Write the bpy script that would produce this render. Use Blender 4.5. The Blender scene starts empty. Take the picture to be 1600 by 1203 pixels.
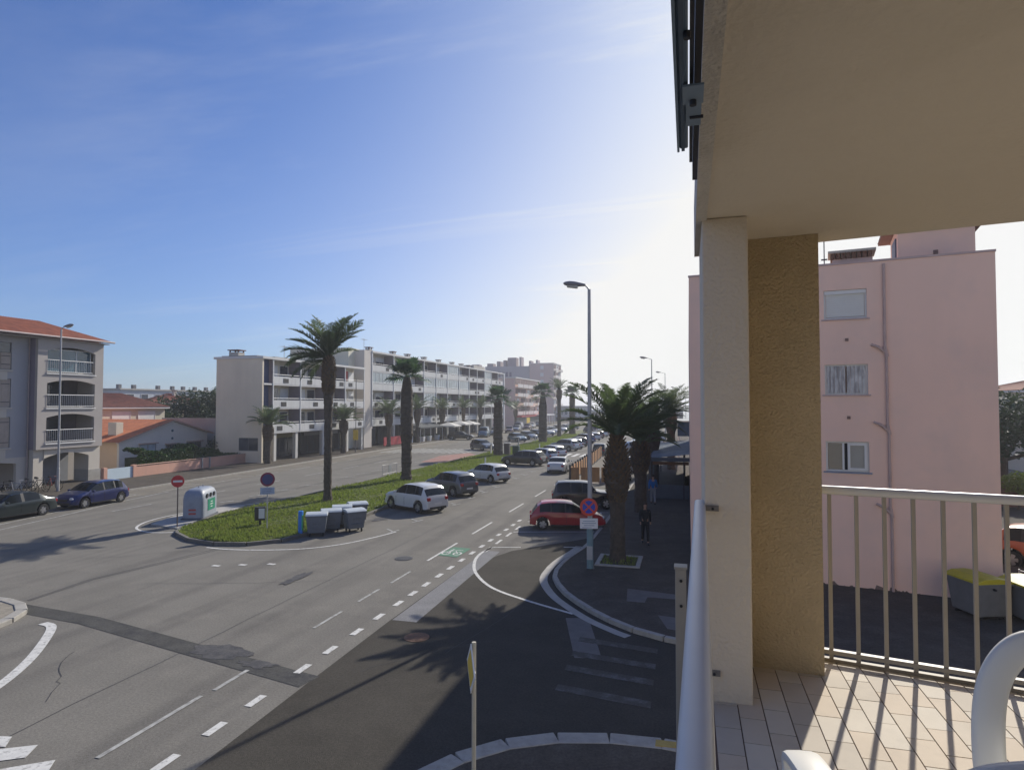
import bpy, bmesh, math, random
from mathutils import Vector, Matrix, Euler
R = math.radians
PI = math.pi
C = bpy.context.scene.collection
S = bpy.context.scene

# ------------------------------------------------------------------ camera
cd = bpy.data.cameras.new('camera'); cam = bpy.data.objects.new('camera', cd); C.objects.link(cam)
cam.location = (0, 0, 6.2)
cam.rotation_euler = (R(90 + 1.804), 0, R(15.4))
cd.sensor_width = 36; cd.lens = 22.5; cd.clip_start = 0.05; cd.clip_end = 20000
S.camera = cam

# ------------------------------------------------------------------ sky and sun
SUN_AZ, SUN_EL = 17.6, 33.0          # degrees right of the avenue's direction, above the horizon
SD = Vector((math.sin(R(SUN_AZ))*math.cos(R(SUN_EL)), math.cos(R(SUN_AZ))*math.cos(R(SUN_EL)), math.sin(R(SUN_EL))))
W = bpy.data.worlds.new('World'); S.world = W; W.use_nodes = True
nt = W.node_tree; nt.nodes.clear()
def N(t, **k):
    n = nt.nodes.new(t)
    for a, b in k.items(): setattr(n, a, b)
    return n
sky = N('ShaderNodeTexSky', sky_type='NISHITA', sun_disc=False)
sky.sun_elevation = R(SUN_EL); sky.sun_rotation = R(SUN_AZ)
sky.altitude = 0; sky.air_density = 1.0; sky.dust_density = 0.7; sky.ozone_density = 1.3
tc = N('ShaderNodeTexCoord')
def math_(op, a, b=None, clamp=False):
    n = nt.nodes.new('ShaderNodeMath'); n.operation = op; n.use_clamp = clamp
    for i, v in enumerate((a, b)):
        if v is None: continue
        if isinstance(v, (int, float)): n.inputs[i].default_value = v
        else: nt.links.new(v, n.inputs[i])
    return n.outputs[0]
dotn = N('ShaderNodeVectorMath', operation='DOT_PRODUCT'); nt.links.new(tc.outputs['Generated'], dotn.inputs[0]); dotn.inputs[1].default_value = SD
dp = math_('MAXIMUM', dotn.outputs['Value'], 0.0)
aur = math_('MULTIPLY', math_('POWER', dp, 12.0), 0.6)
# thin cirrus: noise on the direction projected to a flat cloud layer
sep = N('ShaderNodeSeparateXYZ'); nt.links.new(tc.outputs['Generated'], sep.inputs[0])
zc = math_('ADD', math_('MAXIMUM', sep.outputs[2], 0.0), 0.09)
cmb = N('ShaderNodeCombineXYZ')
nt.links.new(math_('DIVIDE', sep.outputs[0], zc), cmb.inputs[0]); nt.links.new(math_('DIVIDE', sep.outputs[1], zc), cmb.inputs[1])
mp = N('ShaderNodeMapping'); nt.links.new(cmb.outputs[0], mp.inputs[0]); mp.inputs['Rotation'].default_value = (0, 0, R(35)); mp.inputs['Scale'].default_value = (0.22, 0.9, 1)
no = N('ShaderNodeTexNoise'); no.inputs['Scale'].default_value = 1.1; no.inputs['Detail'].default_value = 8; no.inputs['Roughness'].default_value = 0.62; no.inputs['Distortion'].default_value = 0.5
nt.links.new(mp.outputs[0], no.inputs['Vector'])
mr = N('ShaderNodeMapRange', interpolation_type='SMOOTHSTEP'); nt.links.new(no.outputs['Fac'], mr.inputs[0]); mr.inputs[1].default_value = 0.47; mr.inputs[2].default_value = 0.70
cl = math_('MULTIPLY', mr.outputs[0], math_('ADD', math_('MULTIPLY', math_('POWER', dp, 3.0), 0.8), 0.0), True)
xyl = math_('SQRT', math_('ADD', math_('ADD', math_('MULTIPLY', sep.outputs[0], sep.outputs[0]), math_('MULTIPLY', sep.outputs[1], sep.outputs[1])), 1e-6))
hd = math_('DIVIDE', math_('ADD', math_('MULTIPLY', sep.outputs[0], math.sin(R(SUN_AZ))), math_('MULTIPLY', sep.outputs[1], math.cos(R(SUN_AZ)))), xyl)
ka = math_('ADD', math_('MULTIPLY', math_('POWER', math_('MAXIMUM', hd, 0.0), 5.0), 2.1), math_('ADD', 0.20, math_('MULTIPLY', math_('MAXIMUM', math_('MULTIPLY', hd, -1.0), 0.0), 0.55)))      # sea haze, denser towards the sun; brightened away from it to fill shaded walls
hz = math_('MULTIPLY', math_('POWER', math_('SUBTRACT', 1.0, math_('MAXIMUM', sep.outputs[2], 0.0)), 2.6), ka)
fac = math_('ADD', math_('ADD', aur, cl), hz, True)
mix = N('ShaderNodeMixRGB'); nt.links.new(math_('MULTIPLY', fac, 0.95, True), mix.inputs[0])
skh = N('ShaderNodeMixRGB', blend_type='MULTIPLY'); skh.inputs[0].default_value = 1.0; nt.links.new(sky.outputs[0], skh.inputs[1]); skh.inputs[2].default_value = (0.30, 0.66, 1.27, 1)
nt.links.new(skh.outputs[0], mix.inputs[1])
mix.inputs[2].default_value = (10.4, 10.2, 9.7, 1)
bg = N('ShaderNodeBackground'); bg.inputs[1].default_value = 0.092; nt.links.new(mix.outputs[0], bg.inputs[0])
wo = N('ShaderNodeOutputWorld'); nt.links.new(bg.outputs[0], wo.inputs[0])

sl = bpy.data.lights.new('sun', 'SUN'); sl.energy = 5.0; sl.angle = R(0.6); sl.color = (1.0, 0.94, 0.84)
so = bpy.data.objects.new('sun', sl); C.objects.link(so); so.rotation_euler = SD.to_track_quat('Z', 'Y').to_euler(); so.location = (20, 60, 60)
S.view_settings.view_transform = 'Standard'; S.view_settings.look = 'None'; S.view_settings.gamma = 1; S.view_settings.use_curve_mapping = False
S.view_settings.exposure = 0.0
S.render.engine = 'CYCLES'
S.cycles.max_bounces = 6; S.cycles.diffuse_bounces = 3; S.cycles.glossy_bounces = 3; S.cycles.transmission_bounces = 4; S.cycles.caustics_reflective = False; S.cycles.caustics_refractive = False

# ------------------------------------------------------------------ materials
MATS = {}
def mat(name, col, rough=0.8, var=0.12, scale=3.0, bump=0.0, bscale=40.0, metal=0.0, spec=0.5, streak=None, coat=0.0, blotch=None, emit=None):
    """procedural surface: base colour broken up by large and fine noise, optional streaks, stains and fine relief"""
    if name in MATS: return MATS[name]
    m = bpy.data.materials.new(name); m.use_nodes = True; t = m.node_tree; b = t.nodes['Principled BSDF']
    if 'asphalt' in name: spec = 0.12
    b.inputs['Roughness'].default_value = rough; b.inputs['Metallic'].default_value = metal; b.inputs['Specular IOR Level'].default_value = spec
    if coat: b.inputs['Coat Weight'].default_value = coat; b.inputs['Coat Roughness'].default_value = 0.06
    L = t.links.new; nn = t.nodes.new
    co = nn('ShaderNodeTexCoord'); out = None
    n1 = nn('ShaderNodeTexNoise'); n1.inputs['Scale'].default_value = scale; n1.inputs['Detail'].default_value = 6; n1.inputs['Roughness'].default_value = 0.6
    L(co.outputs['Object'], n1.inputs['Vector'])
    r1 = nn('ShaderNodeMapRange'); L(n1.outputs['Fac'], r1.inputs[0]); r1.inputs[1].default_value = 0.3; r1.inputs[2].default_value = 0.7; r1.inputs[3].default_value = 1 - var; r1.inputs[4].default_value = 1 + var
    hs = nn('ShaderNodeHueSaturation'); hs.inputs['Color'].default_value = (*col, 1); L(r1.outputs[0], hs.inputs['Value'])
    out = hs.outputs[0]
    def mixin(fac, c2):
        nonlocal out
        mx = nn('ShaderNodeMixRGB'); L(fac, mx.inputs[0]); L(out, mx.inputs[1]); mx.inputs[2].default_value = (*c2, 1); out = mx.outputs[0]
    if streak:      # (mapping scale, colour, lo, hi, amount)
        sc, c2, lo, hi, am = streak
        mp_ = nn('ShaderNodeMapping'); L(co.outputs['Object'], mp_.inputs[0]); mp_.inputs['Scale'].default_value = sc
        n2 = nn('ShaderNodeTexNoise'); n2.inputs['Scale'].default_value = 1.0; n2.inputs['Detail'].default_value = 4; L(mp_.outputs[0], n2.inputs['Vector'])
        r2 = nn('ShaderNodeMapRange'); L(n2.outputs['Fac'], r2.inputs[0]); r2.inputs[1].default_value = lo; r2.inputs[2].default_value = hi; r2.inputs[4].default_value = am
        mixin(r2.outputs[0], c2)
    if blotch:      # (scale, colour, lo, hi, amount)
        sc, c2, lo, hi, am = blotch
        n3 = nn('ShaderNodeTexNoise'); n3.inputs['Scale'].default_value = sc; n3.inputs['Detail'].default_value = 8; n3.inputs['Roughness'].default_value = 0.65; L(co.outputs['Object'], n3.inputs['Vector'])
        r3 = nn('ShaderNodeMapRange'); L(n3.outputs['Fac'], r3.inputs[0]); r3.inputs[1].default_value = lo; r3.inputs[2].default_value = hi; r3.inputs[4].default_value = am
        mixin(r3.outputs[0], c2)
    if 'asphalt' in name or 'worn' in name:      # stone chippings showing in the binder
        n5 = nn('ShaderNodeTexNoise'); n5.inputs['Scale'].default_value = 20; n5.inputs['Detail'].default_value = 3; n5.inputs['Roughness'].default_value = 0.8; L(co.outputs['Object'], n5.inputs['Vector'])
        r5 = nn('ShaderNodeMapRange'); L(n5.outputs['Fac'], r5.inputs[0]); r5.inputs[1].default_value = 0.3; r5.inputs[2].default_value = 0.7; r5.inputs[3].default_value = 0.74; r5.inputs[4].default_value = 1.26
        h5 = nn('ShaderNodeHueSaturation'); L(out, h5.inputs['Color']); L(r5.outputs[0], h5.inputs['Value']); out = h5.outputs[0]
    L(out, b.inputs['Base Color'])
    if bump:
        n4 = nn('ShaderNodeTexNoise'); n4.inputs['Scale'].default_value = bscale; n4.inputs['Detail'].default_value = 5; L(co.outputs['Object'], n4.inputs['Vector'])
        bm_ = nn('ShaderNodeBump'); bm_.inputs['Strength'].default_value = bump; bm_.inputs['Distance'].default_value = 0.02; L(n4.outputs['Fac'], bm_.inputs['Height']); L(bm_.outputs[0], b.inputs['Normal'])
    if emit: b.inputs['Emission Color'].default_value = (*emit, 1); b.inputs['Emission Strength'].default_value = 1
    MATS[name] = m
    return m
def foliage(name, col, col2, scale=1.2, trans=0.25):
    if name in MATS: return MATS[name]
    m = mat(name, col, 0.55, 0.35, scale, spec=0.35, blotch=(scale*2.5, col2, 0.45, 0.7, 0.8))
    t = m.node_tree; b = t.nodes['Principled BSDF']; o = t.nodes['Material Output']
    tr = t.nodes.new('ShaderNodeBsdfTranslucent'); tr.inputs[0].default_value = (col[0]*1.6, col[1]*1.7, col[2]*0.9, 1)
    mx = t.nodes.new('ShaderNodeMixShader'); mx.inputs[0].default_value = trans
    t.links.new(b.outputs[0], mx.inputs[1]); t.links.new(tr.outputs[0], mx.inputs[2]); t.links.new(mx.outputs[0], o.inputs[0])
    return m

M_asph = mat('old_asphalt', (0.196, 0.184, 0.160), 0.9, 0.10, 0.35, 0.5, 60, streak=((0.9, 0.05, 1), (0.130, 0.122, 0.11), 0.48, 0.68, 0.75), blotch=(0.9, (0.235, 0.218, 0.188), 0.5, 0.72, 0.6))
M_asph2 = mat('pavement_asphalt', (0.092, 0.080, 0.066), 0.92, 0.15, 0.8, 0.5, 60, blotch=(1.7, (0.135, 0.12, 0.10), 0.5, 0.7, 0.6))
M_asphL = mat('pale_asphalt', (0.21, 0.19, 0.155), 0.92, 0.15, 0.5, 0.4, 60, blotch=(1.5, (0.15, 0.14, 0.13), 0.45, 0.7, 0.6))
M_new = mat('new_asphalt', (0.066, 0.060, 0.050), 0.9, 0.14, 0.7, 0.6, 80, blotch=(2.2, (0.078, 0.070, 0.058), 0.45, 0.7, 0.7))
M_seam = mat('trench_asphalt', (0.088, 0.086, 0.08), 0.9, 0.18, 1.5, 0.6, 60, blotch=(1.1, (0.055, 0.055, 0.058), 0.5, 0.62, 0.8))
M_smooth = mat('smooth_tar_asphalt', (0.215, 0.21, 0.205), 0.6, 0.12, 1.5, 0.2, 60)
M_tar_shadow = mat('crack_tar_and_shadow', (0.035, 0.034, 0.034), 0.6, 0.2, 2)  # tar of the cracks, also the painted line shadow
M_paint = mat('road_paint', (0.62, 0.61, 0.57), 0.8, 0.1, 4, 0.3, 80, blotch=(9, (0.22, 0.21, 0.2), 0.52, 0.66, 0.75))
M_worn = mat('worn_paint', (0.42, 0.42, 0.39), 0.85, 0.15, 4, 0.3, 80, blotch=(5, (0.16, 0.15, 0.14), 0.45, 0.62, 0.75))
M_wornd = mat('very_worn_paint', (0.115, 0.113, 0.107), 0.85, 0.15, 4, 0.3, 80, blotch=(3.2, (0.066, 0.060, 0.050), 0.36, 0.52, 1.0))
M_green = mat('cycle_green_paint', (0.07, 0.20, 0.12), 0.8, 0.15, 4, blotch=(6, (0.15, 0.17, 0.15), 0.5, 0.7, 0.7))
M_redp = mat('red_road_coating', (0.30, 0.14, 0.11), 0.85, 0.15, 2, blotch=(2, (0.2, 0.17, 0.15), 0.5, 0.7, 0.7))
M_kerb = mat('kerb_concrete', (0.36, 0.34, 0.30), 0.85, 0.15, 4, 0.4, 50, blotch=(5, (0.2, 0.19, 0.16), 0.55, 0.75, 0.7))
M_conc = mat('concrete', (0.40, 0.38, 0.34), 0.85, 0.12, 2, 0.3, 40, blotch=(2.5, (0.25, 0.24, 0.2), 0.55, 0.75, 0.6))
M_soil = mat('soil', (0.10, 0.085, 0.045), 0.95, 0.3, 5, 0.8, 20, blotch=(3, (0.06, 0.08, 0.025), 0.45, 0.6, 0.9))
M_lawn = mat('lawn_soil', (0.10, 0.12, 0.035), 0.95, 0.3, 0.4, 0.8, 15, blotch=(0.5, (0.17, 0.15, 0.06), 0.45, 0.7, 0.7))
M_grass = foliage('grass_blade', (0.17, 0.21, 0.065), (0.28, 0.25, 0.11), 0.35, 0.3); M_grass.node_tree.nodes['Principled BSDF'].inputs['Roughness'].default_value = 1; M_grass.node_tree.nodes['Principled BSDF'].inputs['Specular IOR Level'].default_value = 0
M_leaf = foliage('palm_leaf', (0.075, 0.105, 0.065), (0.13, 0.155, 0.085), 1.3, 0.3)
M_leafb = foliage('fan_palm_leaf', (0.06, 0.11, 0.075), (0.12, 0.17, 0.09), 1.3, 0.25)
M_dead = mat('palm_stub', (0.13, 0.085, 0.045), 0.9, 0.35, 6)
M_trunk = mat('palm_trunk', (0.085, 0.068, 0.052), 0.95, 0.35, 5, 0.8, 14)
M_tree = foliage('tree_leaf', (0.035, 0.060, 0.028), (0.06, 0.095, 0.04), 0.5, 0.15)
M_hedge = foliage('hedge_leaf', (0.035, 0.08, 0.02), (0.07, 0.12, 0.03), 1.2, 0.15)
M_bark = mat('bark', (0.10, 0.075, 0.055), 0.95, 0.3, 5, 0.6, 20)
M_pole = mat('galvanised_pole', (0.42, 0.42, 0.42), 0.55, 0.08, 3, metal=0.3)
M_pole_shade = mat('teal_pole_shade', (0.16, 0.25, 0.27), 0.6, 0.1, 3)
M_black = mat('black_plastic', (0.02, 0.02, 0.022), 0.5, 0.15, 8)
M_rub = mat('tyre_rubber', (0.018, 0.018, 0.018), 0.85, 0.2, 8)
M_rim = mat('alloy_rim', (0.45, 0.45, 0.46), 0.35, 0.05, 3, metal=0.8)
M_cglass = mat('car_glass', (0.010, 0.013, 0.015), 0.06, 0.1, 1, spec=0.35)
M_hl = mat('headlight_lens', (0.6, 0.62, 0.65), 0.1, 0.05, 3)
M_tl = mat('tail_lamp', (0.35, 0.015, 0.02), 0.2, 0.1, 3)
M_plate = mat('plate_white', (0.7, 0.7, 0.68), 0.5, 0.03, 3)
M_white = mat('white_paint', (0.74, 0.74, 0.72), 0.55, 0.04, 2)
M_plastic = mat('white_plastic', (0.76, 0.755, 0.72), 0.32, 0.03, 2, spec=0.5, blotch=(7, (0.6, 0.57, 0.5), 0.6, 0.8, 0.5))
M_red = mat('sign_red', (0.55, 0.03, 0.035), 0.5, 0.05, 3)
M_blue = mat('sign_blue', (0.02, 0.06, 0.42), 0.5, 0.05, 3)
M_dark = mat('dark_interior', (0.022, 0.022, 0.026), 0.7, 0.3, 1)
M_bglass = mat('window_glass', (0.05, 0.06, 0.075), 0.06, 0.3, 0.6, spec=0.8)
M_pglass = mat('pale_glazing', (0.32, 0.38, 0.40), 0.12, 0.25, 0.5, spec=0.8)
M_wframe = mat('white_window_frame', (0.68, 0.68, 0.67), 0.5, 0.05, 2)
M_water = mat('sea_surface', (0.03, 0.08, 0.10), 0.18, 0.1, 0.01, 0.5, 0.4)

# ------------------------------------------------------------------ mesh builder
class MB:
    def __init__(s): s.v = []; s.f = []; s.m = []
    def face(s, pts, mi=0):
        n = len(s.v); s.v += [tuple(p) for p in pts]; s.f.append(tuple(range(n, n+len(pts)))); s.m.append(mi)
    def box(s, x0, x1, y0, y1, z0, z1, mi=0):
        n = len(s.v)
        s.v += [(x0,y0,z0),(x1,y0,z0),(x1,y1,z0),(x0,y1,z0),(x0,y0,z1),(x1,y0,z1),(x1,y1,z1),(x0,y1,z1)]
        for q in ((0,3,2,1),(4,5,6,7),(0,1,5,4),(1,2,6,5),(2,3,7,6),(3,0,4,7)): s.f.append(tuple(n+i for i in q)); s.m.append(mi)
    def obox(s, c, ax, hx, hy, z0, z1, mi=0):
        """box with base centre c (x,y) and horizontal axis ax direction (unit 2-vector)"""
        ax = Vector(ax).normalized(); ay = Vector((-ax.y, ax.x)); c = Vector(c[:2])
        P = [c-ax*hx-ay*hy, c+ax*hx-ay*hy, c+ax*hx+ay*hy, c-ax*hx+ay*hy]
        s.prism([(p.x, p.y) for p in P], z0, z1, mi)
    def prism(s, poly, z0, z1, mi=0, top=True, bottom=True):
        a = sum(poly[i][0]*poly[(i+1) % len(poly)][1]-poly[(i+1) % len(poly)][0]*poly[i][1] for i in range(len(poly)))
        if a < 0: poly = poly[::-1]
        n = len(s.v); k = len(poly)
        s.v += [(x, y, z0) for x, y in poly] + [(x, y, z1) for x, y in poly]
        if bottom: s.f.append(tuple(n+k-1-i for i in range(k))); s.m.append(mi)
        if top: s.f.append(tuple(n+k+i for i in range(k))); s.m.append(mi)
        for i in range(k): s.f.append((n+i, n+(i+1) % k, n+k+(i+1) % k, n+k+i)); s.m.append(mi)
    def tube(s, path, r, seg=8, mi=0, cap=True):
        path = [Vector(p) for p in path]; rs = r if isinstance(r, (list, tuple)) else [r]*len(path)
        n0 = len(s.v); up0 = None
        for i, p in enumerate(path):
            d = (path[min(i+1, len(path)-1)]-path[max(i-1, 0)]).normalized()
            if up0 is None or abs(d.dot(up0)) > 0.98:
                up0 = Vector((0, 0, 1)) if abs(d.z) < 0.9 else Vector((1, 0, 0))
            a = d.cross(up0).normalized(); b = a.cross(d).normalized()
            for j in range(seg):
                t = 2*PI*j/seg; s.v.append(tuple(p+a*math.cos(t)*rs[i]+b*math.sin(t)*rs[i]))
        for i in range(len(path)-1):
            for j in range(seg):
                k = (j+1) % seg; s.f.append((n0+i*seg+j, n0+i*seg+k, n0+(i+1)*seg+k, n0+(i+1)*seg+j)); s.m.append(mi)
        if cap:
            s.f.append(tuple(n0+seg-1-j for j in range(seg))); s.m.append(mi)
            e = n0+(len(path)-1)*seg; s.f.append(tuple(e+j for j in range(seg))); s.m.append(mi)
    def lathe(s, prof, seg=16, mi=0, c=(0, 0)):
        n0 = len(s.v)
        for r, z in prof:
            for j in range(seg): t = 2*PI*j/seg; s.v.append((c[0]+r*math.cos(t), c[1]+r*math.sin(t), z))
        for i in range(len(prof)-1):
            for j in range(seg):
                k = (j+1) % seg; s.f.append((n0+i*seg+j, n0+i*seg+k, n0+(i+1)*seg+k, n0+(i+1)*seg+j)); s.m.append(mi)
        s.f.append(tuple(n0+seg-1-j for j in range(seg))); s.m.append(mi)
        e = n0+(len(prof)-1)*seg; s.f.append(tuple(e+j for j in range(seg))); s.m.append(mi)
    def mesh(s, name, mats, off=(0, 0, 0), smooth=None):
        me = bpy.data.meshes.new(name)
        vs = s.v if off == (0, 0, 0) else [(x-off[0], y-off[1], z-off[2]) for x, y, z in s.v]
        me.from_pydata(vs, [], s.f)
        for m in (mats if isinstance(mats, (list, tuple)) else [mats]): me.materials.append(m)
        me.polygons.foreach_set('material_index', s.m)
        if smooth:
            me.polygons.foreach_set('use_smooth', [True]*len(s.f)); me.update(); me.set_sharp_from_angle(angle=R(smooth))
        me.update()
        return me
    def build(s, name, mats, parent=None, smooth=None, bevel=0, world=True):
        """link as one object; coordinates are world metres unless world=False (then local to parent)"""
        off = (0, 0, 0)
        if parent is not None and world:
            p = parent; off = [0, 0, 0]
            while p is not None: off = [off[i]+p.location[i] for i in range(3)]; p = p.parent
            off = tuple(off)
        o = bpy.data.objects.new(name, s.mesh(name, mats, off, smooth)); C.objects.link(o)
        if parent is not None: o.parent = parent
        if bevel:
            b = o.modifiers.new('bevel', 'BEVEL'); b.width = bevel; b.segments = 2; b.limit_method = 'ANGLE'; b.angle_limit = R(40)
        return o
def thing(name, label, cat, loc=(0, 0, 0), rz=0, group=None):
    o = bpy.data.objects.new(name, None); C.objects.link(o); o.location = loc; o.rotation_euler = (0, 0, rz); o.empty_display_size = 0.3
    o['label'] = label; o['category'] = cat
    if group: o['group'] = group
    return o
def tag(o, label, cat, group=None):
    o['label'] = label; o['category'] = cat
    if group: o['group'] = group
    return o
def struct(name, mb, m, parent=None):
    o = mb.build(name, m, parent)
    if parent is None: o['kind'] = 'structure'
    return o
def clone(o, parent=None, keep=True):
    """a thing with copies of its parts and their sub-parts; the meshes are shared"""
    c = o.copy(); C.objects.link(c)
    if parent is not None: c.parent = parent
    for ch in o.children: clone(ch, c)
    return c
def link_mesh(name, me, parent, loc=(0, 0, 0), rot=(0, 0, 0), sc=None):
    o = bpy.data.objects.new(name, me); C.objects.link(o); o.parent = parent; o.location = loc; o.rotation_euler = rot
    if sc: o.scale = (sc, sc, sc)
    return o

# ------------------------------------------------------------------ ground, roads, pavements
rnd = random.Random(7)
g = MB(); g.prism([(-2400, -800), (1100, -800), (1100, 268), (-2400, 268)], -0.4, 0.0); struct('ground', g, M_asph)
g = MB(); g.face([(-2400, 262, -0.3), (1100, 262, -0.3), (1100, 2990, -0.3), (-2400, 2990, -0.3)]); struct('sea', g, M_water)
def sheet(name, pts, m, z=0.004, parent=None, kind=True):
    b = MB(); b.prism(pts, z-0.003, z, bottom=False)
    o = b.build(name, m, parent)
    if parent is None: o['kind'] = 'structure'
    return o
def ribbon_pts(path, w):
    P = [Vector(p) for p in path]; l, r = [], []
    for i, p in enumerate(P):
        d = (P[min(i+1, len(P)-1)]-P[max(i-1, 0)]).normalized(); nrm = Vector((-d.y, d.x))*w/2
        l.append(p+nrm); r.append(p-nrm)
    return l, r
def ribbon(b, path, w, z):
    l, r = ribbon_pts(path, w)
    for i in range(len(l)-1): b.face([(r[i].x, r[i].y, z), (r[i+1].x, r[i+1].y, z), (l[i+1].x, l[i+1].y, z), (l[i].x, l[i].y, z)])
def smoothp(pts, n=6):
    """Catmull-Rom through the points"""
    P = [Vector(p) for p in pts]; out = []
    for i in range(len(P)-1):
        p0, p1, p2, p3 = P[max(i-1, 0)], P[i], P[i+1], P[min(i+2, len(P)-1)]
        for k in range(n):
            t = k/n; out.append(0.5*((2*p1)+(p2-p0)*t+(2*p0-5*p1+4*p2-p3)*t*t+(3*p1-p0-3*p2+p3)*t**3))
    out.append(P[-1]); return out

sheet('side_street', [(-8.0, 4), (-8.25, 12.6), (-8.35, 17), (-8.35, 23.2), (-7.3, 26.5), (-4.3, 30.2), (-3, 22), (14, 21), (30, 19), (30, -40), (-7.4, -40)], M_new, 0.004)
sheet('smooth_strip', [(-8.30, 17.1), (-7.55, 17.1), (-7.75, 26.2), (-8.35, 26.2)], M_smooth, 0.008)
tr = MB(); ribbon(tr, [(-20.9, 15.2), (-16.7, 14.75), (-12.45, 13.78), (-8.25, 12.83)], 0.62, 0.008); struct('road_trench_patch', tr, M_seam)
# two thin ribbons painted dark for a line shadow cast over the carriageway
tr = MB(); ribbon(tr, [(-20.3, 15.7), (-20.6, 18.2), (-20.1, 20.9), (-19.7, 23.7)], 0.035, 0.006); ribbon(tr, [(-20.2, 15.7), (-20.45, 18.2), (-19.9, 20.9), (-19.45, 23.7)], 0.035, 0.006)
struct('painted_line_shadow', tr, M_tar_shadow)
sheet('parking_surface', [(-36.0, 20), (-39.0, 20), (-39.6, 47), (-40.8, 81), (-40.8, 250), (-37.5, 250), (-37.5, 81), (-36.4, 47)], M_asphL, 0.004)
sheet('red_crossing_patch', [(-25.3, 65.6), (-28.2, 64.8), (-29.4, 73.6), (-27.6, 79), (-25.4, 76)], M_redp, 0.006)

def stain(name, x, y, rx, ry, m, seed, z=0.0125):
    r_ = random.Random(seed); P = []
    for i in range(22): a = 2*PI*i/22; k = 1+r_.uniform(-.28, .28); P.append((x+rx*k*math.cos(a), y+ry*k*math.sin(a)))
    sheet(name, P, m, z)
M_oil = mat('oil_stain_asphalt', (0.085, 0.082, 0.080), 0.6, 0.25, 3, blotch=(4, (0.125, 0.118, 0.108), 0.45, 0.62, 0.9))
for i, (x, y, rx, ry) in enumerate(((-11.4, 13.8, .8, .40), (-10.0, 13.35, .5, .2), (-16.2, 31.8, .35, .5), (-17.0, 38.6, .3, .5), (-6.8, 29.2, .35, .4), (-13.6, 20.2, .2, .9))): stain('oil_stain', x, y, rx, ry, M_oil, i, 0.0128+0.0012*i)
ck = MB(); r_ = random.Random(5)
for x0, y0, y1 in ((-12.35, 4, 70), (-31.2, 24, 110)):
    P = [(x0+r_.uniform(-.03, .03), y0+(y1-y0)*k/60) for k in range(61)]; ribbon(ck, P, .022, 0.0045)
for (x, y, dx, dy, n_) in ((-18.5, 18.0, .35, .12, 16), (-13.0, 10.5, -.2, .3, 10), (-23.5, 20.5, .3, .25, 14), (-7.4, 13.6, .3, .28, 9), (-5.9, 15.2, .1, .45, 10)):
    P = [(x, y)]
    for k in range(n_): P.append((P[-1][0]+dx*r_.uniform(.4, 1.5)+r_.uniform(-.12, .12), P[-1][1]+dy*r_.uniform(.4, 1.5)+r_.uniform(-.12, .12)))
    ribbon(ck, P, .014, 0.0095)
struct('asphalt_cracks', ck, M_tar_shadow)
# raised pavements
def pavement(name, poly, z, m, kerb=None, kw=0.16):
    b = MB(); b.prism(poly, -0.05, z); return struct(name, b, m)
kerbR = smoothp([(9.0, 15.6), (4.0, 16.5), (-0.35, 17.4), (-2.07, 18.45), (-3.32, 19.92), (-4.15, 21.3), (-4.72, 23.0), (-4.7, 25.2), (-4.35, 27.6), (-4.26, 30.1), (-4.2, 33)], 5)
pr = [(v.x+0.0, v.y) for v in kerbR]
rp = pavement('right_pavement', pr+[(-4.2, 250), (12, 250), (30, 12)], 0.12, M_asph2)
kerbN = smoothp([(-5.3, -12), (-4.9, 4), (-4.75, 8.4), (-4.35, 9.8), (-3.6, 10.9), (-2.6, 11.6), (-1.4, 11.95), (-0.2, 11.98), (3.0, 11.5), (9, 10.6)], 5)
np_ = pavement('near_pavement', [(v.x, v.y) for v in kerbN]+[(9, -12)], 0.12, M_asph2)
pavement('left_pavement', [(-45.5, -20), (-38.9, -20), (-38.9, 30), (-39.3, 47), (-40.7, 81), (-41.2, 120), (-41.2, 250), (-49, 250), (-49, -20)], 0.12, M_asph2)
def kerbstones(path, parent, z=0.135, w=0.17, L=0.95, lim=80):
    """separate kerb stones along a path, joints left open"""
    d = [0]; P = [Vector((v[0], v[1])) for v in path]
    for i in range(1, len(P)): d.append(d[-1]+(P[i]-P[i-1]).length)
    def at(s):
        for i in range(1, len(P)):
            if s <= d[i]: return P[i-1].lerp(P[i], (s-d[i-1])/max(d[i]-d[i-1], 1e-6))
        return P[-1]
    n = min(int(d[-1]/L), lim)
    for k in range(n):
        a, b_ = at(k*L+0.012), at((k+1)*L-0.012)
        dd = (b_-a).normalized(); nr = Vector((-dd.y, dd.x))*(w/2); dz = rnd.uniform(-0.006, 0.006)
        b = MB(); b.prism([tuple(q) for q in (a-nr, b_-nr, b_+nr, a+nr)], -0.02, z+dz)
        b.build('kerb_stone', M_kerb, parent, bevel=0.02)
kerbstones(kerbR[6:], rp); kerbstones([(-4.2, 33.2), (-4.2, 60)], rp, lim=28)
kerbstones(kerbN, np_, w=0.38)
b = MB(); b.prism([(-4.28, 61), (-4.12, 61), (-4.12, 250), (-4.28, 250)], 0, 0.135); struct('kerb', b, M_kerb, rp)
# inner row of the double kerb at the corner and its gutter
gut = MB()
inn = [v+Vector((-0.36, -0.25)) if v.y < 24 else v+Vector((-0.38, 0)) for v in kerbR[12:42]]
ribbon(gut, inn, 0.28, 0.012); struct('gutter', gut, M_conc)
lp = bpy.data.objects['left_pavement']
b = MB()
for a, c_ in (((-38.82, -20), (-38.82, 30)), ((-38.82, 30), (-39.22, 47)), ((-39.22, 47), (-40.62, 81)), ((-40.62, 81), (-41.12, 120)), ((-41.12, 120), (-41.12, 250))):
    dx = 0.08; b.prism([(a[0]-dx, a[1]), (a[0]+dx, a[1]), (c_[0]+dx, c_[1]), (c_[0]-dx, c_[1])], 0, 0.135)
struct('kerb', b, M_kerb, lp)
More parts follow.
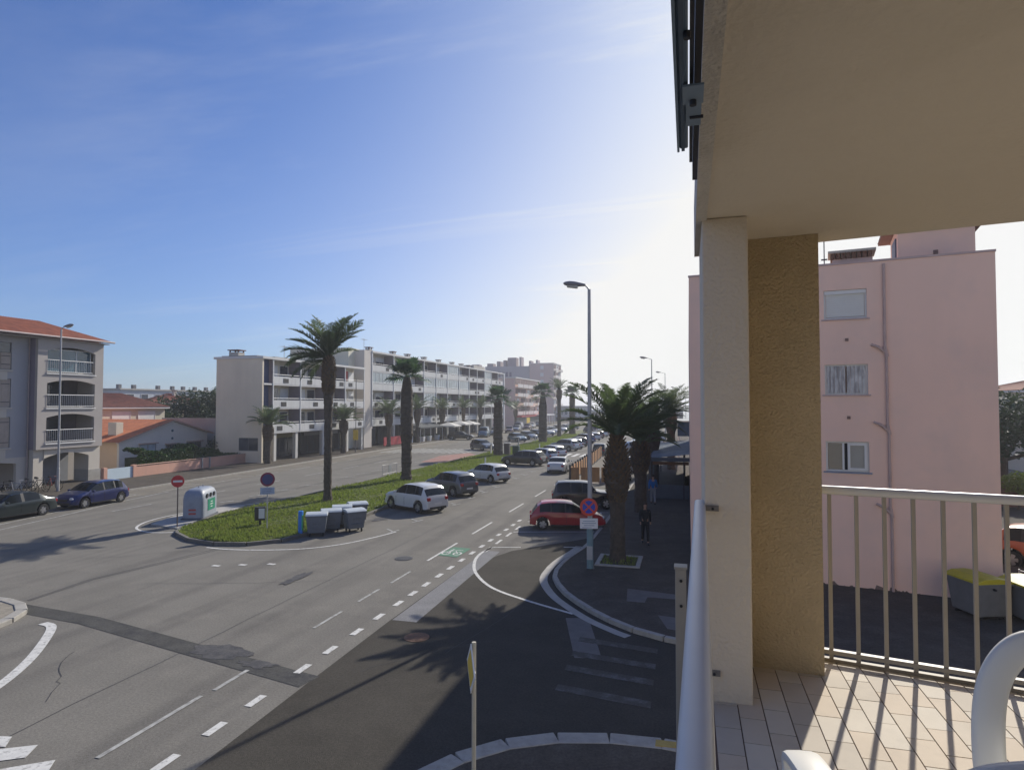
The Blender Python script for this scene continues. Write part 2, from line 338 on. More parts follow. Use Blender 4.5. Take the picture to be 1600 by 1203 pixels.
# pale concrete patches set in the corner pavement and the crossing
for nm, pts, z in (('pavement_patch', [(-2.0, 21.7), (-0.3, 21.4), (-0.2, 20.9), (-1.3, 20.9), (-1.35, 20.3), (-1.9, 20.3)], 0.124), ('road_patch', [(-3.5, 18.6), (-2.85, 18.75), (-2.1, 15.9), (-2.75, 15.75)], 0.009), ('pavement_patch', [(-0.9, 19.2), (-0.3, 19.1), (-0.1, 18.0), (-0.6, 18.1)], 0.124)):
    sheet(nm, pts, mat('grey_patch', (0.15, 0.14, 0.13), 0.9, 0.15, 3), z)
# near-left traffic island corner
isl = smoothp([(-21.4, 15.3), (-20.2, 15.25), (-19.2, 14.7), (-18.75, 13.9), (-18.6, 13.0), (-18.9, 11.5)], 5)
b = MB(); b.prism([(v.x, v.y) for v in isl]+[(-30, 11.5), (-30, 15.6)], -0.05, 0.10); ti = struct('traffic_island', b, mat('island_gravel', (0.27, 0.24, 0.19), 0.95, 0.25, 6, 0.6, 30))
kerbstones([(v.x, v.y) for v in isl], ti, z=0.13, w=0.30, L=0.8)

# ------------------------------------------------------------------ painted markings
pm = MB(); wm = MB(); Z = 0.012
def dash(x, y0, y1, w=0.1, mb=None): (mb or pm).box(x-w/2, x+w/2, y0, y1, Z-0.003, Z)
for y0, y1 in ((23.9, 27.3), (29.4, 32.6), (36.0, 39.3), (42.5, 45.8), (49.0, 52.3), (55.5, 58.8), (62, 65.3), (68.5, 71.8), (95, 98), (102, 105), (109, 112)): dash(-10.08, y0, y1)
for k, y in enumerate((9.05, 10.25, 11.45, 13.15, 14.35, 15.7, 17.0, 18.3, 19.4, 20.5, 21.7, 22.85, 24.1, 25.4, 26.7, 28.0, 29.3, 30.6, 31.9, 33.2)): dash(-8.8 - (0.25 if y > 24 else 0)*0, y, y+0.52, 0.17)
for y0, y1 in ((26.0, 26.9), (27.6, 28.5), (29.3, 30.2), (31.0, 31.9)): dash(-8.35, y0, y1, 0.12)
ribbon(pm, smoothp([(-8.3, 26.9), (-8.42, 25.6), (-8.2, 24.2), (-7.6, 22.6), (-6.5, 21.0), (-5.06, 19.95), (-3.35, 19.0)]), 0.12, Z)
ribbon(pm, smoothp([(-20.3, 23.55), (-19.0, 23.5), (-17.4, 23.85), (-15.95, 24.55), (-14.9, 25.8), (-14.2, 27.6), (-13.85, 28.9)]), 0.12, Z)
for x, y, dx, dy in ((-8.25, 26.9, 1.15, 0.32), (-5.3, 27.75, 0.8, 0.25)): ribbon(pm, [(x, y), (x+dx, y+dy)], 0.1, Z)
for y in (31.0, 33.9, 36.8, 39.7, 42.6): ribbon(pm, [(-8.3, y-0.6), (-4.5, y+0.5)], 0.1, Z)
# T marks of the angled bays, both sides of the median
for k in range(22):
    y = 28.9+k*2.95
    if 76 < y < 84: continue
    ribbon(wm, [(-14.0, y), (-14.6, y+0.55)], 0.11, Z); ribbon(wm, [(-14.12, y-0.45), (-13.9, y+0.45)], 0.10, Z)
for k in range(17):
    y = 35.0+k*2.9
    ribbon(wm, [(-28.6-0.02*k, y), (-27.9, y+0.55)], 0.13, Z); ribbon(wm, [(-28.85, y-0.45), (-28.5, y+0.45)], 0.13, Z)
    ribbon(wm, [(-25.6, y+0.6), (-26.2, y+0.1)], 0.13, Z)
ribbon(wm, [(-32.6, 22), (-33.9, 28), (-35.2, 33), (-36.0, 38)], 0.12, Z)
ribbon(wm, [(-34.2, 24), (-35.6, 30), (-36.9, 36)], 0.12, Z)
for k in range(14): y = 38+k*5.2; ribbon(wm, [(-36.6-0.03*k, y), (-36.7-0.03*k, y+3.4)], 0.12, Z)
for k in range(12): y = 36+k*6; ribbon(wm, [(-36.5-0.03*k, y), (-38.6, y+0.1)], 0.10, Z)
for k in range(9): y = 30+k*6.5; dash(-32.5, y, y+3, 0.12, wm)
dash(-10.07, 9.1, 11.6, 0.1, wm); dash(-10.0, 11.9, 13.0, 0.1, wm); dash(-10.1, 15.9, 17.4, 0.09, wm); dash(-10.1, 18.4, 19.8, 0.09, wm); dash(-10.05, 20.6, 22.2, 0.09, wm)
# left zebra (worn) and right zebra
for k in range(13): x = -39.0+k*0.9+0.1; ribbon(wm, [(x, 76.2+k*0.15), (x+0.1, 84.4+k*0.1)], 0.45, Z)
for k in range(7): x = -16.6+k*1.02; ribbon(pm, [(x, 76.5), (x+0.05, 81.0)], 0.5, Z)
# zebra and lane arrow at the lower left
pm.prism([(-12.8, 9.15), (-12.25, 9.25), (-12.0, 8.95), (-12.6, 8.8)], Z-0.003, Z)
pm.prism([(-12.75, 8.45), (-11.50, 9.16), (-11.30, 8.78), (-12.4, 8.1)], Z-0.003, Z)
pm.prism([(-11.75, 8.1), (-10.72, 8.86), (-10.50, 8.55), (-11.3, 7.8)], Z-0.003, Z)
ribbon(pm, smoothp([(-17.75, 14.2), (-17.25, 14.05), (-16.55, 13.35), (-15.6, 12.2), (-14.95, 11.2), (-14.5, 10.3)], 8), 0.24, Z)
for x, y in ((-17.8, 20.9), (-16.9, 21.3), (-15.9, 21.7)): pm.box(x, x+0.32, y, y+0.18, Z-0.003, Z)
struct('road_markings', pm, M_paint); struct('worn_road_markings', wm, M_worn)
vm = MB()
for y in (13.75, 14.85, 15.75, 16.75):
    for (xa, xb) in ((-2.85, -0.8),): vm.prism([(xa, y+0.12), (xb, y-0.2), (xb, y-0.2+0.32), (xa, y+0.44)], 0.009, 0.012)
struct('side_street_crossing', vm, M_wornd)
gp = MB(); gp.prism([(-10.05, 24.9), (-9.15, 24.75), (-9.1, 26.4), (-9.95, 26.5)], 0.008, 0.0115); struct('green_cycle_panel', gp, M_green)
cy = MB()
for cx_, cy_ in ((-9.85, 25.35), (-9.35, 25.35)):     # wheels and frame of the painted bicycle
    pts = [(cx_+0.16*math.cos(t*PI/6), cy_+0.24*math.sin(t*PI/6)) for t in range(13)]; ribbon(cy, pts, 0.07, 0.0145)
ribbon(cy, [(-9.85, 25.35), (-9.62, 25.9), (-9.35, 25.35)], 0.06, 0.0145); ribbon(cy, [(-9.62, 25.9), (-9.3, 25.95)], 0.06, 0.0145); ribbon(cy, [(-9.85, 25.35), (-9.75, 26.1)], 0.06, 0.0145)
struct('painted_bicycle', cy, M_paint)
def manhole(x, y, r, label, rust=False):
    m = mat('rusty_iron', (0.16, 0.085, 0.05), 0.8, 0.3, 8) if rust else mat('cast_iron', (0.06, 0.06, 0.06), 0.6, 0.2, 8)
    t = thing('manhole_cover', label, 'manhole cover', (x, y, 0))
    b = MB(); b.lathe([(r, 0.0), (r, 0.018), (r-0.05, 0.018)], 24, c=(x, y)); b.build('frame', m, t)
    b = MB(); b.lathe([(r-0.07, 0.0), (r-0.07, 0.022)], 24, c=(x, y))
    for a in range(-3, 4): b.box(x+a*0.085-0.02, x+a*0.085+0.02, y-math.sqrt(max((r-0.09)**2-(a*0.085)**2, 0.001)), y+math.sqrt(max((r-0.09)**2-(a*0.085)**2, 0.001)), 0.022, 0.028)
    b.build('lid', m, t)
manhole(-11.15, 24.0, 0.36, 'dark round manhole cover in the carriageway left of the green bicycle panel')
manhole(-7.05, 16.0, 0.34, 'rusty reddish manhole cover in the dark side street', True)

# ------------------------------------------------------------------ grass median
med = [(-24.3, 26.5), (-25.4, 30.6), (-25.05, 35.1), (-24.96, 40.3), (-25.0, 52.4), (-24.9, 72.8), (-25.2, 120), (-25.6, 190), (-19.2, 190), (-18.9, 110), (-18.8, 63.5), (-18.2, 47.1), (-17.65, 35.1), (-17.3, 30.4), (-17.6, 27.2), (-17.9, 25.4), (-18.9, 24.4), (-20.3, 24.1), (-22.0, 24.5), (-23.6, 25.5)]
b = MB(); b.prism(med, -0.05, 0.11); mo = struct('grass_median', b, M_lawn)
mk = MB(); mc = Vector((-21.5, 60))
ring = med+[med[0]]
for i in range(len(med)):
    a, c_ = Vector(ring[i]), Vector(ring[i+1]); d = (c_-a).normalized(); nr = Vector((d.y, -d.x))*(-0.14)
    mk.prism([tuple(a), tuple(c_), tuple(c_+nr), tuple(a+nr)], -0.02, 0.155)
struct('kerb', mk, mat('dark_kerb', (0.16, 0.15, 0.13), 0.9, 0.2, 3), mo)
def inside(p, poly):
    c = False; j = len(poly)-1
    for i in range(len(poly)):
        if (poly[i][1] > p[1]) != (poly[j][1] > p[1]) and p[0] < (poly[j][0]-poly[i][0])*(p[1]-poly[i][1])/(poly[j][1]-poly[i][1])+poly[i][0]: c = not c
        j = i
    return c
gb = MB(); cnt = 0
while cnt < 52000:
    y = 24.2+(rnd.random()**1.7)*110; x = rnd.uniform(-25.4, -17.3)
    if not inside((x, y), med): continue
    cnt += 1; h = rnd.uniform(0.05, 0.16)*(1+0.6*math.sin(x*1.3)*math.sin(y*0.7)); a = rnd.uniform(0, 2*PI); w = 0.03+0.0006*y
    dx, dy = math.cos(a)*w, math.sin(a)*w; lx, ly = rnd.uniform(-.07, .07), rnd.uniform(-.07, .07)
    gb.face([(x-dx, y-dy, 0.105), (x+dx, y+dy, 0.105), (x+lx, y+ly, 0.11+h)])
o = gb.build('grass', M_grass); o['kind'] = 'stuff'; tag(o, 'short green and yellowing grass growing on the long median', 'grass')
ym = MB(); ym.prism([(-.62, 11.86), (-.10, 11.90), (-.10, 12.09), (-.62, 12.08)], .13, .146); struct('yellow_kerb_mark', ym, mat('faded_yellow_paint', (.42, .30, .08), .8, .15, 8))
# glass bin plinth, cobbled
b = MB(); b.prism([(-26.9, 27.2), (-24.4, 26.55), (-25.45, 30.6), (-26.2, 33.6), (-27.3, 33.0), (-27.6, 29.5)], -0.03, 0.06); struct('bin_plinth', b, M_conc)
ks = MB(); ribbon(ks, smoothp([(-24.2, 25.9), (-25.4, 25.6), (-27.0, 26.4), (-28.0, 28.5), (-27.9, 31.5), (-26.6, 34.3), (-25.3, 36.5)]), 0.13, Z); struct('island_edge_line', ks, M_paint)

# ------------------------------------------------------------------ cars
def interp(pts, x):
    for i in range(1, len(pts)):
        if x <= pts[i][0]:
            a, b = pts[i-1], pts[i]; t = (x-a[0])/max(b[0]-a[0], 1e-9); t = max(0, min(1, t)); return a[1]+(b[1]-a[1])*t
    return pts[-1][1]
CARS = {  # kind: length, width, wheel radius, wheel positions (fractions), top profile, belt profile, side glass range, pillars
 'hatch': dict(L=4.05, W=1.74, wr=.31, wf=(.17, .80), top=[(0, .62), (.012, .80), (.035, .93), (.10, 1.27), (.15, 1.42), (.24, 1.475), (.36, 1.49), (.48, 1.47), (.57, 1.41), (.635, 1.27), (.735, .985), (.80, .93), (.90, .84), (.965, .70), (1, .50)], belt=[(0, .62), (.03, .88), (.2, .97), (.7, .90), (.9, .80), (1, .46)], rg=(.035, .11), ws=(.57, .735), sg=(.13, .69), pil=(.27, .46)),
 'suv': dict(L=4.25, W=1.82, wr=.345, wf=(.18, .80), top=[(0, .66), (.010, .88), (.03, 1.04), (.085, 1.36), (.13, 1.54), (.22, 1.60), (.36, 1.62), (.48, 1.60), (.56, 1.54), (.625, 1.38), (.715, 1.12), (.80, 1.06), (.91, .97), (.97, .80), (1, .55)], belt=[(0, .66), (.03, 1.0), (.2, 1.06), (.7, 1.02), (.9, .92), (1, .5)], rg=(.03, .10), ws=(.56, .715), sg=(.12, .68), pil=(.25, .45)),
 'sedan': dict(L=4.55, W=1.80, wr=.32, wf=(.20, .82), top=[(0, .60), (.010, .86), (.03, .97), (.13, 1.03), (.155, 1.06), (.25, 1.34), (.32, 1.43), (.42, 1.455), (.52, 1.43), (.58, 1.36), (.70, 1.02), (.76, .96), (.90, .85), (.965, .70), (1, .48)], belt=[(0, .58), (.03, .90), (.2, .96), (.7, .90), (.9, .80), (1, .44)], rg=(.155, .29), ws=(.57, .70), sg=(.24, .66), pil=(.43, .445)),
 'estate': dict(L=4.7, W=1.84, wr=.34, wf=(.19, .81), top=[(0, .62), (.010, .88), (.03, 1.0), (.085, 1.36), (.12, 1.50), (.22, 1.555), (.38, 1.57), (.50, 1.55), (.58, 1.48), (.70, 1.08), (.78, 1.0), (.91, .90), (.97, .74), (1, .52)], belt=[(0, .6), (.03, .94), (.2, 1.0), (.7, .97), (.9, .88), (1, .48)], rg=(.03, .10), ws=(.58, .70), sg=(.11, .66), pil=(.26, .44)),
 'offroad': dict(L=4.6, W=1.90, wr=.39, wf=(.18, .80), top=[(0, .74), (.008, 1.05), (.03, 1.18), (.055, 1.62), (.09, 1.80), (.20, 1.84), (.42, 1.84), (.54, 1.80), (.585, 1.70), (.66, 1.24), (.72, 1.18), (.93, 1.12), (.985, .98), (1, .65)], belt=[(0, .74), (.03, 1.12), (.2, 1.15), (.7, 1.14), (.93, 1.05), (1, .6)], rg=(.03, .06), ws=(.57, .66), sg=(.08, .64), pil=(.27, .44)),
 'van': dict(L=4.9, W=1.95, wr=.34, wf=(.17, .82), top=[(0, .66), (.006, 1.1), (.012, 1.80), (.03, 1.95), (.2, 1.99), (.6, 1.98), (.70, 1.90), (.75, 1.74), (.87, 1.22), (.93, 1.10), (.98, .85), (1, .55)], belt=[(0, .6), (.03, 1.12), (.7, 1.12), (.87, 1.06), (.95, .95), (1, .5)], rg=(2, 3), ws=(.72, .87), sg=(.60, .84), pil=(.6, .61)),
}
def wheel_meshes(r, w=.21):
    t = MB(); n = 22
    prof = [(r*.62, -w/2), (r*.93, -w/2), (r, -w*.33), (r, w*.33), (r*.93, w/2), (r*.62, w/2)]
    for i in range(len(prof)-1):
        for j in range(n):
            a, b_ = 2*PI*j/n, 2*PI*(j+1)/n
            q = [(prof[i], a), (prof[i], b_), (prof[i+1], b_), (prof[i+1], a)]
            t.face([(p[0]*math.cos(u), p[1], p[0]*math.sin(u)) for p, u in q])
    rm = MB(); rr = r*.64
    for sd in (-1, 1):
        y = sd*w*.42
        hub = [(0.06*math.cos(2*PI*k/12), y, 0.06*math.sin(2*PI*k/12)) for k in range(12)]; rm.face(hub if sd < 0 else hub[::-1])
        for k in range(5):
            a = 2*PI*k/5; ca, sa = math.cos(a), math.sin(a); px, pz = -sa, ca
            q = [(0.04*ca+px*.05, y, .04*sa+pz*.05), (rr*ca+px*.075, y*.9, rr*sa+pz*.075), (rr*ca-px*.075, y*.9, rr*sa-pz*.075), (.04*ca-px*.05, y, .04*sa-pz*.05)]
            rm.face(q); rm.face([(x, yy*.8, z) for x, yy, z in q])
    bk = [(rr*math.cos(2*PI*k/18), 0, rr*math.sin(2*PI*k/18)) for k in range(18)]; rm.face(bk, 1)
    for j in range(18):
        a, b_ = 2*PI*j/18, 2*PI*(j+1)/18; rm.face([(rr*math.cos(a), -w*.5, rr*math.sin(a)), (rr*math.cos(b_), -w*.5, rr*math.sin(b_)), (rr*math.cos(b_), w*.5, rr*math.sin(b_)), (rr*math.cos(a), w*.5, rr*math.sin(a))])
    return t.mesh('tyre', M_rub, smooth=40), rm.mesh('rim', [M_rim, M_black], smooth=40)
def build_car(kind, paint, label, cat='car', loc=(0, 0, 0), rz=0, group=None):
    s = CARS[kind]; L, Wd, wr = s['L'], s['W']/2, s['wr']; H = max(z for _, z in s['top'])
    t = thing({'van': 'parked_van', 'offroad': 'off_road_car'}.get(kind, 'parked_car'), label, cat, loc, rz, group)
    ar = wr+.07; xs = {0, 1}
    for a, _ in s['top']: xs.add(a)
    for k in range(25): xs.add(k/24)
    for f in s['wf']:
        for k in range(-6, 7): xs.add(f+ar/L*math.sin(k*PI/12))
    for a in s['sg']+s['pil']+s['ws']: xs.add(a)
    for p_ in s['pil']: xs.add(p_+.022)
    xs = sorted(x for x in xs if 0 <= x <= 1); out = [xs[0]]
    for x in xs[1:]:
        if x-out[-1] > .004: out.append(x)
    if out[-1] < 1: out.append(1)
    xs = out; rings = []
    for x in xs:
        X = (x-.5)*L; u = abs(2*x-1); w = Wd*(1-.17*u**5); zt = interp(s['top'], x); zb = .24+.14*max(0, u-.9)*5
        for f in s['wf']:
            dx = X-(f-.5)*L
            if abs(dx) < ar: zb = max(zb, wr+math.sqrt(ar*ar-dx*dx))
        belt = min(interp(s['belt'], x), zt-.02); cab = max(0, (zt-belt-.06)/(H-belt))
        wt = w*(.90-.17*min(1, cab)**1); ze = zt-.035-.03*min(1, cab); ze = max(ze, belt+.005)
        fl = w*1.0
        rings.append([(X, 0, zb), (X, w*.80, zb), (X, fl*.975, zb+.02), (X, fl, (zb+belt)/2+.02 if zb < .5 else (zb+belt)/2), (X, fl*.985, belt-.10), (X, fl*.945, belt), (X, wt, ze), (X, wt*.80, zt-.012), (X, wt*.4, zt), (X, 0, zt+.004)])
    body, sgl, sgr, wsc, rgl = MB(), MB(), MB(), MB(), MB(); nR = len(rings[0])
    for i in range(len(xs)-1):
        xm = (xs[i]+xs[i+1])/2; a, b_ = rings[i], rings[i+1]
        for k in range(nR-1):
            for sd in (1, -1):
                q = [a[k], b_[k], b_[k+1], a[k+1]]; q = [(p[0], p[1]*sd, p[2]) for p in q]
                if sd > 0: q = q[::-1]
                tgt, mi = body, 0
                if k == 0: mi = 1
                if k == 1 and min(a[1][2], b_[1][2]) < .3: mi = 1
                if k in (5,) and s['sg'][0] < xm < s['sg'][1] and min(a[6][2]-a[5][2], b_[6][2]-b_[5][2]) > .10 and not any(p_ < xm < p_+.022 for p_ in s['pil']): tgt = sgl if sd > 0 else sgr
                elif k == 5 and s['sg'][0] < xm < s['sg'][1] and min(a[6][2]-a[5][2], b_[6][2]-b_[5][2]) > .10: mi = 1
                if k in (6, 7, 8) and s['ws'][0] < xm < s['ws'][1]: tgt = wsc
                if k in (6, 7, 8) and s['rg'][0] < xm < s['rg'][1]: tgt = rgl
                tgt.face(q, mi)
    for e, rev in ((0, False), (-1, True)):
        rg = rings[e]; loop = [(p[0], p[1], p[2]) for p in rg]+[(p[0], -p[1], p[2]) for p in rg[::-1][1:-1]]
        body.face(loop if rev else loop[::-1])
    # bumpers, sills, grille and door seams belong to the body
    def merged(mb, name, mats):
        me = mb.mesh(name, mats); bm = bmesh.new(); bm.from_mesh(me); bmesh.ops.remove_doubles(bm, verts=bm.verts, dist=.0008); bm.to_mesh(me); bm.free()
        me.polygons.foreach_set('use_smooth', [True]*len(me.polygons)); me.set_sharp_from_angle(angle=R(38)); return me
    bo = link_mesh('body', merged(body, 'body', [paint, M_black]), t); bo.material_slots[0].link = 'OBJECT'; bo.material_slots[0].material = paint
    [link_mesh('side_window', merged(q_, 'side_window', M_cglass), t) for q_ in (sgl, sgr)]; link_mesh('windscreen', merged(wsc, 'windscreen', M_cglass), t)
    if rgl.f: link_mesh('rear_window', merged(rgl, 'rear_window', M_cglass), t)
    for nm, q in (('front_bumper', (L/2-.16, L/2+.012, -Wd*.62, Wd*.62, .26, .40)), ('rear_bumper', (-L/2-.012, -L/2+.16, -Wd*.66, Wd*.66, .26, .40)), ('grille', (L/2-.12, L/2+.006, -Wd*.42, Wd*.42, .47, .60))): det = MB(); det.box(*q); det.build(nm, M_black, t, world=False)
    for sd in (-1, 1):
        det = MB(); det.box(-L*.22, L*.20, sd*Wd*.96-.015, sd*Wd*.96+.015, .235, .31); det.build('sill', M_black, t, world=False)
        for xx in (-.02*L, .17*L): det = MB(); det.box(xx-.006, xx+.006, sd*Wd-.006, sd*Wd+.003, .36, .84 if H < 1.7 else 1.0); det.build('door_seam', M_black, t, world=False)
    ht = interp(s['top'], .955)-.10
    for sd in (-1, 1):
        h = MB(); h.lathe([(.001, -.05), (.09, -.03), (.10, 0), (.07, .03), (.001, .04)], 12)
        me = h.mesh('headlight', M_hl, smooth=60); link_mesh('headlight', me, t, (L/2-.10, sd*Wd*.66, ht), (0, R(90), 0)).scale = (.85, 1.5, 1.4)
        q = MB(); zz = interp(s['belt'], .03)-.16; q.box(-L/2-.008, -L/2+.14, sd*Wd*.70-.11, sd*Wd*.70+.11, zz-.09, zz+.09); q.build('tail_light', M_tl, t, world=False, bevel=.025)
        m_ = MB(); mx = (s['ws'][1]-.5)*L-.18; mz = interp(s['belt'], s['ws'][1])+.07; m_.box(mx-.07, mx+.06, sd*(Wd+.015)-.0-(.0 if sd > 0 else .16), sd*(Wd+.015)+(.16 if sd > 0 else 0), mz-.05, mz+.07)
        mo_ = m_.build('wing_mirror', paint, t, world=False, bevel=.03); mo_.material_slots[0].link = 'OBJECT'; mo_.material_slots[0].material = paint
    p_ = MB(); p_.box(-L/2-.016, -L/2+.02, -.26, .26, .52, .63); p_.build('number_plate', M_plate, t, world=False)
    ty, ri = wheel_meshes(wr)
    for f in s['wf']:
        for sd in (-1, 1):
            w_ = link_mesh('wheel', ty, t, ((f-.5)*L, sd*(Wd-.125), wr), (0, 0, 0)); link_mesh('rim', ri, w_)
    return t
def paint(name, c, metal=0.0, rough=.28): return mat(name, c, rough, .03, .5, metal=metal, coat=.7)
PN = dict(white=paint('car_white', (.62, .62, .60)), silver=paint('car_silver', (.34, .35, .36), .5), grey=paint('car_grey', (.12, .13, .145), .5), black=paint('car_black', (.012, .012, .014)), red=paint('car_red', (.36, .012, .018)), dblue=paint('car_dark_blue', (.012, .025, .12), .2), blue=paint('car_blue', (.004, .011, .085), .2), green=paint('car_dark_green', (.012, .022, .024), .2), maroon=paint('car_maroon', (.07, .012, .018)), purple=paint('car_aubergine', (.035, .018, .04)), orange=paint('car_orange', (.45, .09, .03)), gblue=paint('car_grey_blue', (.12, .19, .24), .4))
PROTO = {}
def car(kind, col, x, y, deg, label, group, cat='car', sc=1):
    key = kind
    if key not in PROTO: t = build_car(kind, PN[col], label, cat, (x, y, 0), R(deg), group); PROTO[key] = t
    else:
        t = clone(PROTO[key]); t.location = (x, y, 0); t.rotation_euler = (0, 0, R(deg)); t['label'] = label; t['category'] = cat; t['group'] = group
        for ch in t.children:
            if ch.name.split('.')[0] in ('body', 'wing_mirror'): ch.material_slots[0].link = 'OBJECT'; ch.material_slots[0].material = PN[col]
    if sc != 1: t.scale = (sc,)*3
    return t
gR, gL, gB, gK = 'cars angle-parked on the right side of the median', 'cars angle-parked on the left side of the median', 'cars parked along the left pavement', 'cars parked along the right pavement'
car('suv', 'white', -15.75, 35.5, 151, 'white sport utility car with red tail lamp, nearest car beside the grass median', gR)
car('suv', 'grey', -16.1, 42.3, 148, 'dark grey sport utility car parked between two white cars by the median', gR)
car('hatch', 'white', -15.9, 50.2, 148, 'small white hatchback parked third from the wheelie bins by the median', gR)
car('estate', 'black', -16.5, 64.6, 165, 'long black estate car parked beside the median just before the thick palm trunk', gR)
car('hatch', 'silver', -15.8, 69.6, 148, 'silver hatchback half hidden behind the black estate car', gR)
car('hatch', 'white', -15.9, 75.0, 146, 'white hatchback parked just before the zebra crossing by the median', gR)
car('suv', 'silver', -16.4, 86.6, 154, 'silver grey sport utility car first beyond the zebra crossing by the median', gR)
car('hatch', 'white', -16.2, 91.0, 132, 'white car parked second beyond the zebra crossing by the median', gR)
car('hatch', 'black', -16.3, 96.2, 130, 'small black car parked low behind the white one beyond the crossing', gR)
car('estate', 'dblue', -16.7, 104.5, 138, 'dark blue estate car parked beyond the small black car by the median', gR)
car('hatch', 'white', -16.6, 113.2, 130, 'white car beyond the dark blue estate car, partly behind the lamp post', gR)
car('hatch', 'maroon', -16.9, 120.4, 130, 'dark maroon car far along the median beside the white van', gR)
car('van', 'dblue', -20.6, 142, 135, 'dark blue van parked at the far end of the median', gR, 'van')
car('van', 'white', -16.4, 134, 130, 'white van parked far along the avenue under the palm fronds', gR, 'van')
car('sedan', 'white', -11.6, 58.9, 91, 'white saloon car driving away in the right carriageway', 'cars driving away on the avenue')['name_kind'] = 'car'
car('hatch', 'green', -10.6, 80.2, 90, 'dark green car driving away beyond the orange slatted barrier', 'cars driving away on the avenue')
car('hatch', 'gblue', -28.3, 106.0, -42, 'grey blue hatchback nose-in to the far side of the median beside the waste bins', gL)
car('hatch', 'silver', -28.2, 113.6, -42, 'silver hatchback parked beyond the grey blue one on the left carriageway', gL)
car('hatch', 'grey', -28.4, 121.5, -42, 'dark grey car parked left of the median palm trunk', gL)
car('suv', 'white', -28.4, 129.5, -42, 'white car right behind the median palm trunk, far side', gL)
car('estate', 'white', -28.6, 137, -42, 'long white car far along the left side of the median', gL)
car('suv', 'silver', -28.8, 146, -42, 'pale silver car far along the left side of the median', gL)
car('hatch', 'white', -28.9, 156, -42, 'small white car near the end of the far row left of the median', gL)
car('hatch', 'grey', -27.6, 84.6, -38, 'grey hatchback stopped alone near the red patch of the left crossing', 'cars turning on the left carriageway')
car('suv', 'dblue', -35.9, 21.0, -90, 'dark aubergine car cut by the left edge of the photo', gB)
car('sedan', 'green', -35.95, 26.6, -90, 'dark green saloon car parked beside the bicycles under the arches', gB)
car('hatch', 'blue', -35.9, 31.75, -90, 'deep blue hatchback parked at the foot of the lamp post on the left', gB)
car('estate', 'black', -39.5, 109.0, 5, 'long black car standing across the forecourt before the parasols', gB)
car('van', 'gblue', -38.6, 119.5, -80, 'pale blue van parked beyond the black car near the shop parasols', gB, 'van')
car('suv', 'silver', -38.6, 127.0, -80, 'silver car parked beyond the pale blue van by the apartment block', gB)
car('hatch', 'maroon', -38.9, 139, -80, 'dark red car glimpsed left of the thick median palm', gB)
car('van', 'blue', -41.0, 155, -88, 'blue and grey van parked before the pink apartment building', gB, 'van')
car('hatch', 'maroon', -40.0, 160.5, -88, 'dark red car parked beside the blue van before the pink building', gB)
car('hatch', 'red', -6.0, 32.3, 14, 'bright red hatchback parked nose-in to the right pavement', gK, sc=.93)
car('offroad', 'black', -6.1, 38.9, 12, 'big black off-road car parked behind the red hatchback', gK, sc=.88)
car('suv', 'white', -5.7, 54.5, 100, 'white car parked behind the orange slatted barrier and the palm', gK)
car('hatch', 'silver', -5.7, 60.5, 96, 'silver car second behind the orange barrier, half hidden by the palm', gK)
for k, (c_, y) in enumerate((('silver', 84), ('white', 90), ('grey', 96), ('white', 103), ('silver', 110))):
    car('hatch' if k % 2 else 'suv', c_, -6.0, y, 20, ['pale silver car seen through the right palm trunks, nearest of that far row', 'white hatchback in the far row seen between the right palm crowns', 'grey car in the middle of the far row on the right pavement side', 'white car beyond the grey one in the far right row', 'silver car last of the far right row'][k], gK)
car('suv', 'orange', 13.4, 28.6, -35, 'dark orange car at the right edge beyond the pink building', 'cars beyond the pink building')
for k_, c_, x, y, d, lab, g_ in (('hatch', 'white', -16.9, 126.5, 130, 'white hatchback between the dark maroon car and the white van by the median', gR), ('hatch', 'grey', -17.0, 147, 130, 'grey car beyond the white van at the far right side of the median', gR), ('suv', 'white', -17.2, 154, 130, 'white car at the far end of the right median row', gR), ('hatch', 'silver', -29.2, 165, -42, 'silver car at the very end of the left median row', gL), ('hatch', 'white', -41.5, 171, -88, 'white car before the red awning of the pink building', gB), ('suv', 'grey', -41.5, 180, -88, 'grey car beyond the white one before the pink building', gB), ('hatch', 'silver', -39.3, 147, -85, 'silver car parked between the dark red car and the blue van', gB)): car(k_, c_, x, y, d, lab, g_)
for o in list(bpy.data.objects):
    if 'name_kind' in o: del o['name_kind']
for o in list(bpy.data.objects):
    if o.name.startswith('parked_car') and 'driving' in o.get('label', ''): o.name = 'driving_car'

